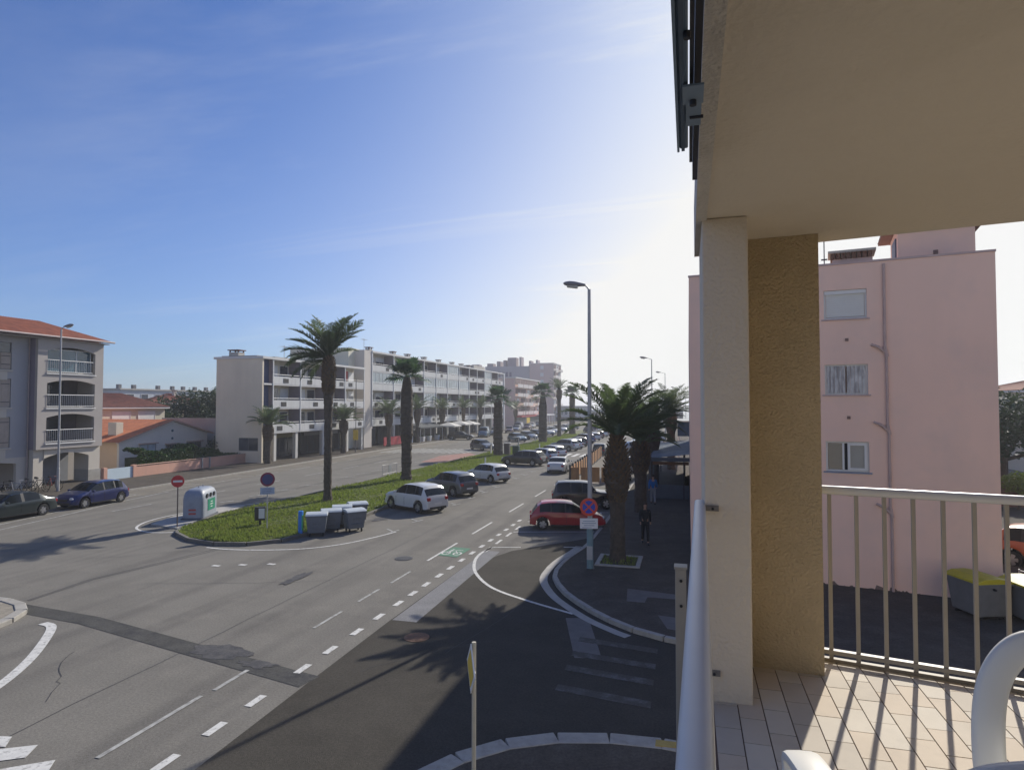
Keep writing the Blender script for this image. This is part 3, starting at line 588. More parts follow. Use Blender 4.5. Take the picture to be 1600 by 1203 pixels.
# ------------------------------------------------------------------ palms and trees
def frond_mesh(L, el, bend, n, ll, seed, mname='palm_leaf', m=None):
    """feather leaf: arching midrib in the xz plane starting at elevation el, leaflets in a shallow V on both sides"""
    r = random.Random(seed); b = MB(); P = []; a = el; p = Vector((0, 0, 0)); ds = L/n
    for i in range(n+1):
        P.append(p.copy()); p = p+Vector((math.cos(a), 0, math.sin(a)))*ds; a -= bend/n*(0.5+1.0*i/n)
    for i in range(n): 
        w0 = .035*(1-i/n)+.006; w1 = .035*(1-(i+1)/n)+.006
        b.face([P[i]+Vector((0, -w0, 0)), P[i+1]+Vector((0, -w1, 0)), P[i+1]+Vector((0, w1, 0)), P[i]+Vector((0, w0, 0))]); b.face([P[i]+Vector((0, 0, -w0)), P[i+1]+Vector((0, 0, -w1)), P[i+1]+Vector((0, 0, w1)), P[i]+Vector((0, 0, w0))])
    for i in range(1, n):
        d = (P[i+1]-P[i-1]).normalized(); up = Vector((-d.z, 0, d.x)); f = i/n
        l = ll*min(1, .35+2.6*f)*min(1, (1.06-f)*2.6)
        for sd in (-1, 1):
            for q in range(2):
                base = P[i]+d*ds*(.5*q+r.uniform(-.1, .1)); l_ = l*r.uniform(.8, 1.12)
                dr = (d*r.uniform(.55, .85)+Vector((0, sd, 0))*r.uniform(.7, 1.0)+up*r.uniform(.15, .65)+Vector((0, 0, -.15))).normalized()
                wv = d*(.020+.011*L/3)
                tip = base+dr*l_+Vector((0, 0, -.10*l_)); mid = base+dr*l_*.5
                b.face([base-wv*.5, base+wv*.5, mid+wv, tip, mid-wv*.6])
    return b.mesh('frond', m or M_leaf)
def fan_mesh(pet, R_, el, seed):
    r = random.Random(seed); b = MB(); d = Vector((math.cos(el), 0, math.sin(el))); e = d*pet; up = Vector((-d.z, 0, d.x))
    b.face([Vector((0, -.02, 0)), e+Vector((0, -.015, 0)), e+Vector((0, .015, 0)), Vector((0, .02, 0))])
    n = 20
    for i in range(n):
        t = (i/(n-1)-.5)*2*R(112); dr = d*math.cos(t)+Vector((0, 1, 0))*math.sin(t)+up*(.22*abs(math.sin(t)))
        l = R_*(.75+.25*math.cos(t))*r.uniform(.85, 1.1); t2 = R(6.2); sdv = (Vector((0, 1, 0))*math.cos(t)-d*math.sin(t))*math.sin(t2)
        k = e+dr*l*.6; tip = e+dr*l+Vector((0, 0, -.28*l*r.uniform(.4, 1.3)))
        b.face([e, k-sdv*l*.62, tip, k+sdv*l*.62])
    return b.mesh('fan_leaf', M_leafb)
def trunk(b, prof, seg=14, rough=.06, seed=1, x=0, y=0, lean=(0, 0)):
    """profile of (z, radius); rough rings of old leaf bases"""
    r = random.Random(seed); zs = []; z0, z1 = prof[0][0], prof[-1][0]; n = max(10, int((z1-z0)/.16))
    for i in range(n+1): zs.append(z0+(z1-z0)*i/n)
    n0 = len(b.v)
    for i, z in enumerate(zs):
        rad = interp(prof, z)*(1+rough*r.uniform(-1, 1)*.8); cx_, cy_ = x+lean[0]*(z-z0), y+lean[1]*(z-z0)
        for j in range(seg):
            t = 2*PI*(j+.5*(i % 2))/seg; q = rad*(1+r.uniform(-rough, rough)*1.2); b.v.append((cx_+q*math.cos(t), cy_+q*math.sin(t), z))
    for i in range(n):
        for j in range(seg): k = (j+1) % seg; b.f.append((n0+i*seg+j, n0+i*seg+k, n0+(i+1)*seg+k, n0+(i+1)*seg+j)); b.m.append(0)
    e = n0+n*seg; b.f.append(tuple(e+j for j in range(seg))); b.m.append(0)
FM = {}
def palm(x, y, prof, label, group, fronds, L, ll=.42, n=26, stubs=None, kind='feather', bend=1.25, seed=1, parts=True, lean=(0, 0), z0=0.1, R_=.9, pet=.9):
    t = thing('palm_tree', label, 'palm tree', (x, y, z0), 0, group)
    b = MB(); trunk(b, prof, seed=seed, lean=lean, rough=.05); b.build('trunk', M_trunk, t, world=False)
    zt = prof[-1][0]; cx_, cy_ = lean[0]*zt, lean[1]*zt; r = random.Random(seed*31)
    if stubs:   # cut leaf bases round the swollen head of the trunk
        sb = MB(); za, zb_ = stubs; k = 0; z = za
        while z < zb_:
            m_ = 13
            for j in range(m_):
                a = 2*PI*(j+.5*(k % 2))/m_+r.uniform(-.08, .08); rd = interp(prof, z)*.96; ca, sa = math.cos(a), math.sin(a); l = r.uniform(.10, .20)
                p = Vector((rd*ca, rd*sa, z)); q = p+Vector((ca*l*.65, sa*l*.65, l)); s_ = Vector((-sa, ca, 0))*.06
                sb.face([p-s_, p+s_, q+s_*.6, q-s_*.6]); sb.face([p-s_, q-s_*.6, q-s_*.3+Vector((ca, sa, 0))*-.05, p+Vector((0, 0, .1))])
            z += .13; k += 1
        o = sb.build('leaf_base', M_dead, t, world=False); o['kind'] = 'stuff'
    allm = MB()
    for i, (az, el, sc) in enumerate(fronds):
        ek = round(el/12)*12; key = (kind, L, ll, n, ek, i % 2, bend)
        if key not in FM: FM[key] = frond_mesh(L, R(ek), bend*(1.0+.25*(ek < 30)), n, ll, hash(key) % 1000 if False else ek+i % 2) if kind == 'feather' else fan_mesh(pet, R_, R(ek), ek+i % 2)
        me = FM[key]; rot = Euler((R(r.uniform(-14, 14)), R(el-ek)*-1, R(az))); pos = Vector((cx_, cy_, zt-.12+r.uniform(-.15, .1)))
        if parts: o = link_mesh('frond' if kind == 'feather' else 'fan_leaf', me, t, pos, rot, sc)
        else:
            M = Matrix.Translation(pos) @ rot.to_matrix().to_4x4() @ Matrix.Scale(sc, 4); n0 = len(allm.v)
            allm.v += [tuple(M @ v.co) for v in me.vertices]
            for p in me.polygons: allm.f.append(tuple(n0+q for q in p.vertices)); allm.m.append(0)
    if not parts: allm.build('crown', M_leaf if kind == 'feather' else M_leafb, t, world=False)
    return t
def spread(n, els, seed, s0=.85, s1=1.1):
    r = random.Random(seed); out = []
    for i in range(n):
        out.append(((i*137.5+r.uniform(-15, 15)) % 360, els[0]+(els[1]-els[0])*((i+.5)/n)**.8+r.uniform(-5, 5), r.uniform(s0, s1)))
    return out
gM, gLp, gRp = 'tall palms on the grass median', 'short palms on the left pavement', 'short palms on the right pavement'
# tall date palm with wind-swept crown (fronds lean to the left and down)
sw = [(195, 52, 1.1), (188, 30, 1.15), (172, 40, 1.1), (205, 8, 1.0), (215, 40, 1.0), (180, 68, 1.1), (160, 60, 1.05), (200, -8, .9), (178, 12, 1.1), (230, 20, .95), (150, 20, .9), (240, 60, 1.0), (120, 70, 1.05), (80, 78, 1.1), (30, 74, 1.15), (8, 66, 1.15), (350, 58, 1.1), (20, 55, 1.0), (330, 70, 1.0), (270, 66, 1.0), (300, 50, .9), (110, 45, .9), (60, 50, .9), (250, 0, .8), (210, -20, .8), (170, -25, .75), (0, 30, .75), (185, 80, 1.1)]
palm(-22.25, 36.45, [(0, .34), (.5, .25), (2.5, .25), (5.5, .25), (6.6, .30), (7.2, .38), (8.3, .42), (8.8, .38), (9.3, .22)], 'tall slender palm with wind-swept crown rising behind the wheelie bins', gM, sw, 2.95, ll=.66, n=36, stubs=(6.9, 9.2), bend=.75, seed=3)
palm(-22.2, 48.2, [(0, .50), (.6, .40), (2.0, .42), (3.2, .43), (3.7, .52), (5.5, .50), (7.2, .46), (8.0, .36), (8.4, .24)], 'thick-trunked fan palm behind the grey sport utility car on the median', gM, spread(36, (-12, 80), 5, .75, 1.2), 1.0, kind='fan', pet=1.05, R_=1.05, seed=5)
palm(-22.3, 74.6, [(0, .62), (.8, .55), (4, .58), (6.3, .50), (6.9, .3)], 'thick shaggy fan palm on the median beside the square waste bin', gM, spread(30, (-20, 75), 7, .8, 1.25), 1.0, kind='fan', pet=1.0, R_=1.25, seed=7)
palm(-23.1, 103, [(0, .75), (1, .68), (6, .66), (7.6, .42), (8.2, .3)], 'very thick fan palm on the median in front of the pink building', gM, spread(34, (-25, 70), 9, .9, 1.25), 1.0, kind='fan', pet=1.3, R_=1.5, seed=9, parts=False)
palm(-24.2, 122.3, [(0, .45), (1, .36), (7, .36), (7.6, .52), (8.8, .5), (9.3, .3)], 'slim tall palm with upright open crown before the tower block', gM, spread(20, (25, 82), 11, .8, 1.1), 3.0, bend=.9, n=20, seed=11, parts=False, stubs=(7.4, 9.0))
palm(-23.7, 134, [(0, .75), (1, .65), (8.2, .60), (8.6, .4)], 'farthest median palm, standing alone against the sky and sea', gM, spread(30, (-20, 75), 13, .9, 1.2), 1.0, kind='fan', pet=1.1, R_=1.3, seed=13, parts=False)
lf = [(-42.35, 57.8, 6.6, 3.9, 'short palm before the blank end wall of the nearest apartment block'), (-42.4, 73.1, 6.8, 4.1, 'palm by the yellow sign post in front of the nearest block'), (-42.6, 86.3, 8.2, 4.7, 'palm behind the red terrace screen of the apartment block'), (-43.0, 97.5, 8.8, 5.3, 'palm almost hidden behind the thick median palm trunk'), (-43.2, 109.0, 8.6, 5.2, 'palm beside the terrace parasols, before the long apartment block'), (-43.6, 121.5, 9.0, 5.4, 'slim palm rising among the shop parasols'), (-43.8, 133.0, 9.4, 5.6, 'palm between parasols and the end of the long block'), (-44.2, 164, 9.6, 5.0, 'palm before the pink and cream building')]
for i, (x, y, h, hb, lab) in enumerate(lf):
    slim = i in (5,)
    palm(x, y, [(0, .40 if not slim else .3), (.5, .30), (hb*.55, .30), (hb*.72, .52 if not slim else .3), (hb*.92, .56 if not slim else .34), (hb*1.04, .3)], lab, gLp, spread(28 if i < 4 else 24, (16, 84), 20+i, .85, 1.15), 2.6 if i < 2 else 2.9, ll=.5, n=22, bend=.95, seed=20+i, parts=i < 3, stubs=(hb*.62, hb*1.0))
palm(-2.73, 25.5, [(0, .36), (.3, .31), (1.6, .28), (2.3, .31), (2.9, .44), (3.5, .50), (4.0, .43), (4.6, .28), (5.0, .18)], 'stout palm with a pineapple-like swollen trunk in the square planting bed', gRp, spread(34, (22, 86), 41, .85, 1.1), 2.8, ll=.44, n=38, bend=.95, seed=41, stubs=(2.3, 4.9), z0=.1)
palm(-2.68, 37.4, [(0, .40), (.4, .34), (2.2, .34), (2.8, .55), (3.4, .56), (4.1, .3)], 'second stout palm on the right pavement beside the veranda', gRp, spread(34, (18, 85), 43, .9, 1.15), 2.6, ll=.5, n=28, bend=.9, seed=43, stubs=(2.2, 4.0), z0=.1)
palm(-2.6, 50, [(0, .40), (2.6, .36), (3.2, .55), (3.9, .56), (4.6, .3)], 'third palm on the right pavement, its dark crown against the veranda roof', gRp, spread(42, (12, 82), 45, .9, 1.15), 3.0, ll=.55, n=24, bend=.95, seed=45, z0=.1)
palm(-1.6, 63, [(0, .40), (3.4, .36), (4.1, .55), (5.0, .56), (5.6, .3)], 'fourth palm of the right pavement standing beyond the corrugated roof', gRp, spread(36, (10, 82), 47, .9, 1.15), 3.1, ll=.6, n=22, bend=1.0, seed=47, z0=.1, parts=False)
# planting bed of the nearest palm
t = thing('tree_pit', 'pale square stone frame of the planting bed at the foot of the stout palm', 'planting bed', (-2.65, 25.3, .12))
b = MB()
for (x0, x1, y0, y1) in ((-3.5, -1.8, 24.45, 24.62), (-3.5, -1.8, 26.15, 26.32), (-3.5, -3.33, 24.62, 26.15), (-1.97, -1.8, 24.62, 26.15)): b2 = MB(); b2.box(x0, x1, y0, y1, .08, .17); b2.build('edging_stone', M_kerb, t, bevel=.015)
b = MB(); b.box(-3.33, -1.97, 24.62, 26.15, .08, .135); b.build('soil', M_soil, t)
w = MB()
for i in range(260):
    x, y = rnd.uniform(-3.3, -2.0), rnd.uniform(24.65, 26.1); a = rnd.uniform(0, 6.28); h = rnd.uniform(.05, .16); w.face([(x-.02*math.cos(a), y-.02*math.sin(a), .13), (x+.02*math.cos(a), y+.02*math.sin(a), .13), (x+rnd.uniform(-.06, .06), y+rnd.uniform(-.06, .06), .14+h)])
o = w.build('weed', M_grass, t); o['kind'] = 'stuff'

def leaf_cloud(b, blobs, n, size, seed):
    r = random.Random(seed); tot = sum(q[3]**2 for q in blobs)
    for (x, y, z, rr, sz) in blobs:
        for i in range(int(n*rr*rr/tot)):
            u, v, w_ = r.gauss(0, 1), r.gauss(0, 1), r.gauss(0, 1); l = math.sqrt(u*u+v*v+w_*w_)+1e-6; k = rr*(r.random()**.35)*(1+.18*math.sin(u/l*7)*math.sin(v/l*6+w_/l*5))
            c = Vector((x+u/l*k, y+v/l*k, z+w_/l*k*sz)); a = Vector((r.uniform(-1, 1), r.uniform(-1, 1), r.uniform(-.6, .6))).normalized()*size*r.uniform(.6, 1.3); q = Vector((r.uniform(-1, 1), r.uniform(-1, 1), r.uniform(-1, 1))).normalized().cross(a).normalized()*size*r.uniform(.4, .8)
            b.face([c-a, c-q*.6, c+a, c+q*.6])
def tree(x, y, h, blobs, label, n=5000, size=.22, seed=1, m=None, z0=0, cat='tree', group=None):
    t = thing('tree', label, cat, (x, y, z0), 0, group); r = random.Random(seed)
    b = MB(); b.tube([(0, 0, 0), (.1, 0, h*.3), (0, .1, h*.55)], [h*.04, h*.03, h*.02], 8)
    for q in blobs[:6]: b.tube([(.05, .05, h*.32), (q[0]*.5, q[1]*.5, (h*.35+q[2])/2), (q[0], q[1], q[2])], [h*.02, h*.014, h*.005], 6)
    b.build('trunk', M_bark, t, world=False)
    c = MB(); leaf_cloud(c, blobs, n, size, seed); c.build('crown', m or M_tree, t, world=False)
    return t
tree(-65, 72.5, 8.8, [(0, 0, 6.3, 2.6, .8), (-2, -3, 5.3, 2.5, .8), (1.2, 3.5, 6.6, 2.6, .75), (.5, 6.4, 6.2, 2.4, .8), (1.5, 0, 4.2, 2.8, .8), (0, -4.5, 4.2, 1.9, .8), (0, 4.5, 4, 3, .8)], 'broad dark green tree behind the white gable house', 15000, .22, 3)
tree(-72, 62.6, 8.5, [(0, 0, 7.2, 1.3, .9), (0, 1.2, 6.6, 1.1, .8)], 'small dark tree top just right of the grey building with balconies', 1500, .2, 4)
tree(-49.5, 62.5-3, 3.0, [(0, 0, 2.3, 1.0, .7), (.3, 1.2, 2.0, .9, .7), (0, -1, 1.9, .8, .7)], 'straggly bush between the gable house and the blank end wall', 1500, .13, 6)

def hedge(x0, x1, y0, y1, z0, z1, label, seed, n=9000):
    b = MB(); r = random.Random(seed)
    for i in range(n):
        u, v = r.random(), r.random(); f = r.random(); x = x0+(x1-x0)*(v if f < .45 else 1.0+r.uniform(-.12, .05)); y = y0+(y1-y0)*u; top = z1+.28*math.sin(y*1.1+seed)+.15*math.sin(y*3.1); z = top*(1-.0)+r.uniform(-.12, .1) if f < .45 else z0+(top-z0)*r.random()
        a = Vector((r.uniform(-1, 1), r.uniform(-1, 1), r.uniform(-1, 1))).normalized()*.13*r.uniform(.6, 1.3); q = Vector((r.uniform(-1, 1), r.uniform(-1, 1), r.uniform(-1, 1))).cross(a).normalized()*.09
        c = Vector((x, y, z)); b.face([c-a, c-q, c+a, c+q])
    t = thing('hedge', label, 'hedge', ((x0+x1)/2, (y0+y1)/2, z0)); b.build('leaf', M_hedge, t)['kind'] = 'stuff'
    b = MB(); b.box(x0+.12, x1-.15, y0+.15, y1-.15, z0, z1-.35); b.build('inner_branch', mat('hedge_core', (.02, .03, .012), .95, .3, 4, .8, 9), t)
hedge(-47.6, -45.75, 44.9, 54.6, .3, 1.95, 'clipped green hedge behind the pink garden wall', 2, 12000)
hedge(-47.3, -46.0, 54.8, 59.5, .3, 1.15, 'low dark hedge in front of the blank end wall', 5, 3000)

# ------------------------------------------------------------------ street lamps
def lamp(x, y, h, label, arm=1.0, m=None, group='street lamps along the right pavement', r0=.10, z0=.12, d=-1, sub=None):
    t = thing('street_lamp', label, 'street lamp', (x, y, z0), 0, group); m = m or M_pole
    b = MB(); b.tube([(0, 0, 0), (0, 0, 1.6), (0, 0, 1.62), (0, 0, h)], [r0, r0*.97, r0*.78, r0*.5], 12); b.build('pole', m, t, world=False, smooth=40)
    b = MB(); b.box(-r0*.92, r0*.92, -r0*1.0-.012, -r0*.88, .35, .85); b.build('access_door', m, t, world=False)
    b = MB(); b.box(-.15, .15, -.15, .15, -.02, .015); b.build('base_plate', M_black, t, world=False)
    b = MB(); b.tube([(0, 0, h-.02), (d*arm*.5, 0, h+.08), (d*arm, 0, h+.16)], .03, 8); b.build('arm', m, t, world=False, smooth=60)
    b = MB(); P = [(0, .055, .02), (.18, .09, .05), (.42, .13, .075), (.62, .13, .07), (.78, .08, .045), (.84, .02, .01)]
    n0 = 0; path = [(d*(arm+q[0]), 0, h+.17+q[0]*.16) for q in P]; b.tube(path, [q[1] for q in P], 12)
    b.v = [(v[0], v[1], h+.17+(v[2]-h-.17)*.82) for v in b.v]
    b.build('lamp_head', mat('lamp_housing', (.20, .19, .20), .5, .1, 4), t, world=False, smooth=60)
    b = MB(); b.tube([(d*(arm+.28), 0, h+.125), (d*(arm+.68), 0, h+.19)], [.085, .085], 10); b.build('lens', mat('lamp_lens', (.45, .45, .42), .2), t, world=False, smooth=60)
    return t
lamp1 = lamp(-3.58, 23.97, 10.45, 'tall grey street lamp carrying the no-stopping sign at the corner kerb', arm=.15, r0=.115)
lamp(-4.0, 74.5, 11.3, 'second street lamp, its head above the right palm crowns', arm=.5)
lamp(-3.8, 112, 11.5, 'third street lamp, smaller and farther along the avenue', arm=.7)
lamp(-3.7, 163, 10.3, 'fourth street lamp with a flat head near the horizon', arm=-.4)
lamp(-.7, 175, 8.8, 'fifth lamp post close to the edge of the pink wall', arm=-.4)
lamp(-43.07, 35.33, 11.5, 'tall street lamp in front of the grey building with balconies', arm=.25, group='street lamps on the left pavement', d=1)
lamp(-42.4, 168, 9.5, 'thin lamp post before the pink and cream building', group='street lamps on the left pavement', d=1)

# ------------------------------------------------------------------ signs
def disc(b, r, y0, y1, z, n=28, x=0, mi=0):
    n0 = len(b.v)
    for yy in (y0, y1):
        for i in range(n): t = 2*PI*i/n; b.v.append((x+r*math.cos(t), yy, z+r*math.sin(t)))
    b.f.append(tuple(n0+i for i in range(n))); b.m.append(mi); b.f.append(tuple(n0+2*n-1-i for i in range(n))); b.m.append(mi)
    for i in range(n): k = (i+1) % n; b.f.append((n0+k, n0+i, n0+n+i, n0+n+k)); b.m.append(mi)
b = MB(); b.tube([(-3.58, 23.97, .13), (-3.58, 23.97, 1.78)], .122, 14); b.build('shade_sleeve', M_pole_shade, lamp1, smooth=40)  # sleeve thickens the lower pole; its teal colour stands in for shade
t = thing('no_stopping_sign', 'round blue red-ringed sign above a white plate on the corner lamp post', 'road sign', (-3.60, 23.82, 2.42), R(12))
b = MB(); disc(b, .33, -.012, .012, 0); b.build('red_disc', mat('sign_orange_red', (.62, .07, .04), .5, .05, 3), t, world=False)
b = MB(); disc(b, .235, -.017, -.012, 0); b.build('blue_field', M_blue, t, world=False)
for a in (45, -45):
    b = MB(); b.box(-.24, .24, -.022-(a > 0)*.003, -.017, -.028, .028); o = b.build('red_bar', mat('sign_orange_red', (.62, .07, .04)), t, world=False); o.rotation_euler = (0, R(a), 0)
b = MB(); b.box(-.33, .33, -.01, .01, -.80, -.42); pl_ = b.build('text_plate', M_white, t, world=False)
for i, (a, c_) in enumerate(((-.22, .22), (-.26, .26), (-.18, .2), (-.24, .1))):
    b = MB(); b.box(a, c_, -.0135, -.0095, -.51-i*.08-.018, -.51-i*.08); b.build('text_line', mat('sign_print', (.16, .2, .3), .6), pl_, world=False)
def pole_sign(name, x, y, h, label, build, rz=0, r=.03, z0=.06, m=None):
    t = thing(name, label, 'road sign', (x, y, z0), rz); b = MB(); b.tube([(0, 0, 0), (0, 0, h)], r, 10); b.build('post', m or M_pole, t, world=False, smooth=60)
    build(t); return t
def noentry(t):
    b = MB(); disc(b, .30, -.06, -.035, 2.35-.05); b.build('red_disc', M_red, t, world=False)
    b = MB(); b.box(-.21, .21, -.066, -.06, 2.25, 2.35); b.build('white_bar', M_white, t, world=False)
pole_sign('no_entry_sign', -24.93, 26.86, 2.55, 'red no-entry sign with white bar beside the grey glass bin', noentry, R(38), m=mat('brown_post', (.16, .12, .10), .6))
def nostop2(t):
    b = MB(); disc(b, .34, -.06, -.035, 2.45); b.build('red_disc', mat('faded_sign_red', (.22, .03, .06), .6), t, world=False)
    b = MB(); disc(b, .25, -.066, -.06, 2.45); b.build('blue_field', mat('faded_sign_blue', (.06, .06, .17), .6), t, world=False)
    b = MB(); b.box(-.33, .33, -.055, -.04, 1.72, 2.06); p = b.build('text_plate', mat('sign_back_blue', (.38, .45, .55), .6), t, world=False)
    for i in range(3): b = MB(); b.box(-.24, .22-.05*i, -.059, -.055, 1.95-i*.09, 1.975-i*.09); b.build('text_line', mat('sign_print', (.16, .2, .3), .6), p, world=False)
pole_sign('no_stopping_sign', -20.04, 27.36, 2.8, 'faded round no-stopping sign on a thin post in the median grass', nostop2, R(36), z0=.1)
t = thing('notice_board', 'small square dog-bag box with white front on a short stand in the median grass', 'box', (-21.0, 28.1, .1), R(34))
b = MB(); b.box(-.26, .26, -.13, .13, .28, .95); b.build('box', mat('dark_box', (.05, .05, .045), .6), t, world=False, bevel=.02)
b = MB(); b.box(-.06, .22, -.137, -.13, .38, .88); b.build('front_plate', M_white, t, world=False)
b = MB(); b.box(-.05, .05, -.05, .05, 0, .28); b.build('stand', M_black, t, world=False)
def priority(t):
    q = .36; zc = 2.24
    b = MB(); n = [(0, zc-q), (q, zc), (0, zc+q), (-q, zc)]
    for y0, y1, s_, m_, nm in ((.035, .05, 1, M_white, 'white_diamond'), (.05, .056, .76, mat('sign_yellow', (.75, .52, .06), .5), 'yellow_diamond')):
        b = MB(); P = [(x*s_, zc+(z-zc)*s_) for x, z in n]; k = len(b.v)
        b.v += [(x, y0, z) for x, z in P]+[(x, y1, z) for x, z in P]; b.f += [(0, 1, 2, 3), (7, 6, 5, 4), (0, 4, 5, 1), (1, 5, 6, 2), (2, 6, 7, 3), (3, 7, 4, 0)]; b.m += [0]*6; b.build(nm, m_, t, world=False)
    b = MB(); b.box(-.3, .3, .02, .035, zc-.05, zc+.05); b.build('bracket', M_pole, t, world=False)
pole_sign('priority_road_sign', -3.07, 9.04, 2.62, 'diamond priority-road sign seen edge-on on a thin post at the near corner', priority, R(118), r=.032, z0=.1, m=mat('beige_post', (.50, .46, .36), .5, .08, 4))
t = thing('yellow_sign', 'small yellow panel on a thin post before the nearest apartment block', 'sign', (-41.4, 74.4, .12), R(20))
b = MB(); b.tube([(0, 0, 0), (0, 0, 9.5)], .05, 8); b.build('post', mat('dark_post', (.1, .1, .11), .5), t, world=False)
b = MB(); b.box(-.32, .32, -.12, -.06, 1.6, 2.9); b.build('panel', mat('sign_yellow', (.75, .52, .06), .5), t, world=False, bevel=.03)

# ------------------------------------------------------------------ bins and street furniture
t = thing('glass_recycling_bin', 'big grey rounded recycling container with a green panel beside the no-entry sign', 'recycling bin', (-26.05, 29.7, .06), R(111))
b = MB(); hx, hy = 1.18, .62
sec = [(0.0, .98), (.25, 1.0), (1.3, 1.0), (1.62, .95), (1.85, .82), (1.98, .60), (2.03, .30)]
n0 = 0; k = 28
for z, f in sec:
    for j in range(k):
        a = 2*PI*j/k; c_, s_ = math.cos(a), math.sin(a); e = .28; b.v.append((hx*(1-(1-f)*.75)*math.copysign(abs(c_)**e, c_), hy*f*math.copysign(abs(s_)**e, s_), z))
for i in range(len(sec)-1):
    for j in range(k): b.f.append((i*k+j, i*k+(j+1) % k, (i+1)*k+(j+1) % k, (i+1)*k+j)); b.m.append(0)
b.f.append(tuple((len(sec)-1)*k+j for j in range(k))); b.m.append(0)
b.build('shell', mat('bin_grey_plastic', (.29, .32, .37), .45, .08, 2, blotch=(3, (.23, .25, .28), .5, .7, .6)), t, world=False, smooth=50); t.scale = (.92, .92, .80)
b = MB(); b.box(-.50, .62, -hy-.02, -hy, .50, 1.25); gpn = b.build('green_panel', mat('bin_green_print', (.015, .22, .13), .5), t, world=False)
for i, (x0, x1, z) in enumerate(((-.1, .22, 1.02), (-.15, .27, .86), (-.1, .2, .68))): b = MB(); b.box(x0, x1, -hy-.023, -hy-.02, z, z+.05); b.build('printed_line', M_white, gpn, world=False)
for x in (-.62, -.05, .5): b = MB(); disc(b, .14, -hy-.035, -hy+.02, 1.52, 18, x); b.build('drop_hole', M_black, t, world=False)
for zz in (.35, .6): b = MB(); b.box(-hx-.03, -hx+.02, -.2, .2, zz, zz+.12); b.build('reflective_band', mat('red_white_band', (.45, .08, .07), .5), t, world=False)
b = MB(); b.box(-hx-.02, hx+.02, -hy-.02, hy+.02, -.0, .12); b.build('foot', mat('bin_dark_grey', (.1, .11, .13), .6), t, world=False)
for x in (-.35, .35): b = MB(); b.tube([(x, 0, 2.0), (x, .0, 2.14), (x+.12, 0, 2.14), (x+.12, 0, 2.0)], .02, 6); b.build('lifting_eye', M_pole, t, world=False)

def wheelie(x, y, deg, label, open_=0, m=None, lidm=None, group='grey wheelie bins on the kerb of the median', proto={}):
    key = id(lidm)
    if key in proto:
        t = clone(proto[key]); t.location = (x, y, 0.0); t.rotation_euler = (0, 0, R(deg)); t['label'] = label; t['group'] = group; return t
    t = thing('wheelie_bin', label, 'wheelie bin', (x, y, 0.0), R(deg), group); proto[key] = t
    m = m or mat('wheelie_grey', (.12, .14, .17), .5, .1, 4)
    b = MB(); z0, z1 = .2, 1.12
    A = [(-.42, -.52), (.42, -.52), (.42, .52), (-.42, .52)]; B = [(-.52, -.62), (.52, -.62), (.52, .62), (-.52, .62)]
    b.v = [(x_, y_, z0) for x_, y_ in A]+[(x_, y_, z1) for x_, y_ in B]; b.f = [(3, 2, 1, 0), (4, 5, 6, 7), (0, 1, 5, 4), (1, 2, 6, 5), (2, 3, 7, 6), (3, 0, 4, 7)]; b.m = [0]*6
    b.build('tub', m, t, world=False, bevel=.05)
    b = MB(); b.box(-.56, .56, -.66, .66, 1.10, 1.15); b.build('rim', m, t, world=False, bevel=.015)
    b = MB(); P = [(-.56, 1.155), (-.56, 1.20), (-.3, 1.29), (.1, 1.30), (.45, 1.24), (.56, 1.17), (.56, 1.155)]; n = len(P)
    b.v = [(p[0], -.65, p[1]) for p in P]+[(p[0], .65, p[1]) for p in P]; b.f = [tuple(range(n)), tuple(2*n-1-i for i in range(n))]+[(i+1, i, n+i, n+i+1) for i in range(n-1)]; b.m = [0]*len(b.f)
    b.build('lid', lidm or mat('wheelie_lid', (.52, .56, .57), .4, .1, 3), t, world=False, bevel=.02)
    for sx in (-.3, .3):
        for sy in (-.4, .4): b = MB(); b.tube([(sx, sy-.03, .1), (sx, sy+.03, .1)], .1, 12); b.build('wheel', M_rub, t, world=False)
    for sy in (-.66, .66): b = MB(); b.tube([(-.1, sy, 1.02), (-.1, sy*1.12, 1.02)], .035, 8); b.build('trunnion', M_black, t, world=False)
    for z in (.45, .75): b = MB(); b.box(.47, .53, -.28, .28, z, z+.035); b.build('rib', m, t, world=False)
    return t
for x, y, d, lab in ((-17.1, 27.1, -62, 'nearest grey wheelie bin standing next to the blue board'), (-17.0, 28.2, -55, 'grey wheelie bin second from the blue board, in the back row'), (-17.1, 29.4, -60, 'grey wheelie bin third in the back row, before the slender palm trunk'), (-16.9, 30.6, -50, 'last grey wheelie bin of the back row, farthest from us'), (-15.95, 28.55, -40, 'front grey wheelie bin nearest the roadway, right end of the group')):
    wheelie(x, y, d, lab).scale = (.76, .76, .86)
t = thing('blue_board', 'narrow bright blue board leaning beside the nearest wheelie bin', 'board', (-17.75, 26.75, 0), R(20))
b = MB(); b.box(-.10, .10, -.09, .09, 0.02, 1.2); b.build('board', mat('bright_blue_plastic', (.02, .20, .62), .4), t, world=False, bevel=.02)
b = MB(); b.box(.06, .115, -.095, .06, .3, 1.0); b.build('green_stripe', mat('stripe_green', (.05, .4, .2), .5), t, world=False)
t = thing('crowd_barrier', 'low steel crowd barrier on the left edge of the median before the thick palm', 'barrier', (-24.98, 50.8, .1), R(88))
b = MB(); b.tube([(-1.3, 0, .0), (-1.3, 0, 1.0), (1.3, 0, 1.0), (1.3, 0, 0)], .022, 6); b.tube([(-1.3, 0, .25), (1.3, 0, .25)], .018, 6); b.build('frame', M_pole, t, world=False)
for i in range(13): b = MB(); b.tube([(-1.1+i*.18, 0, .25), (-1.1+i*.18, 0, 1.0)], .009, 5); b.build('bar', M_pole, t, world=False)
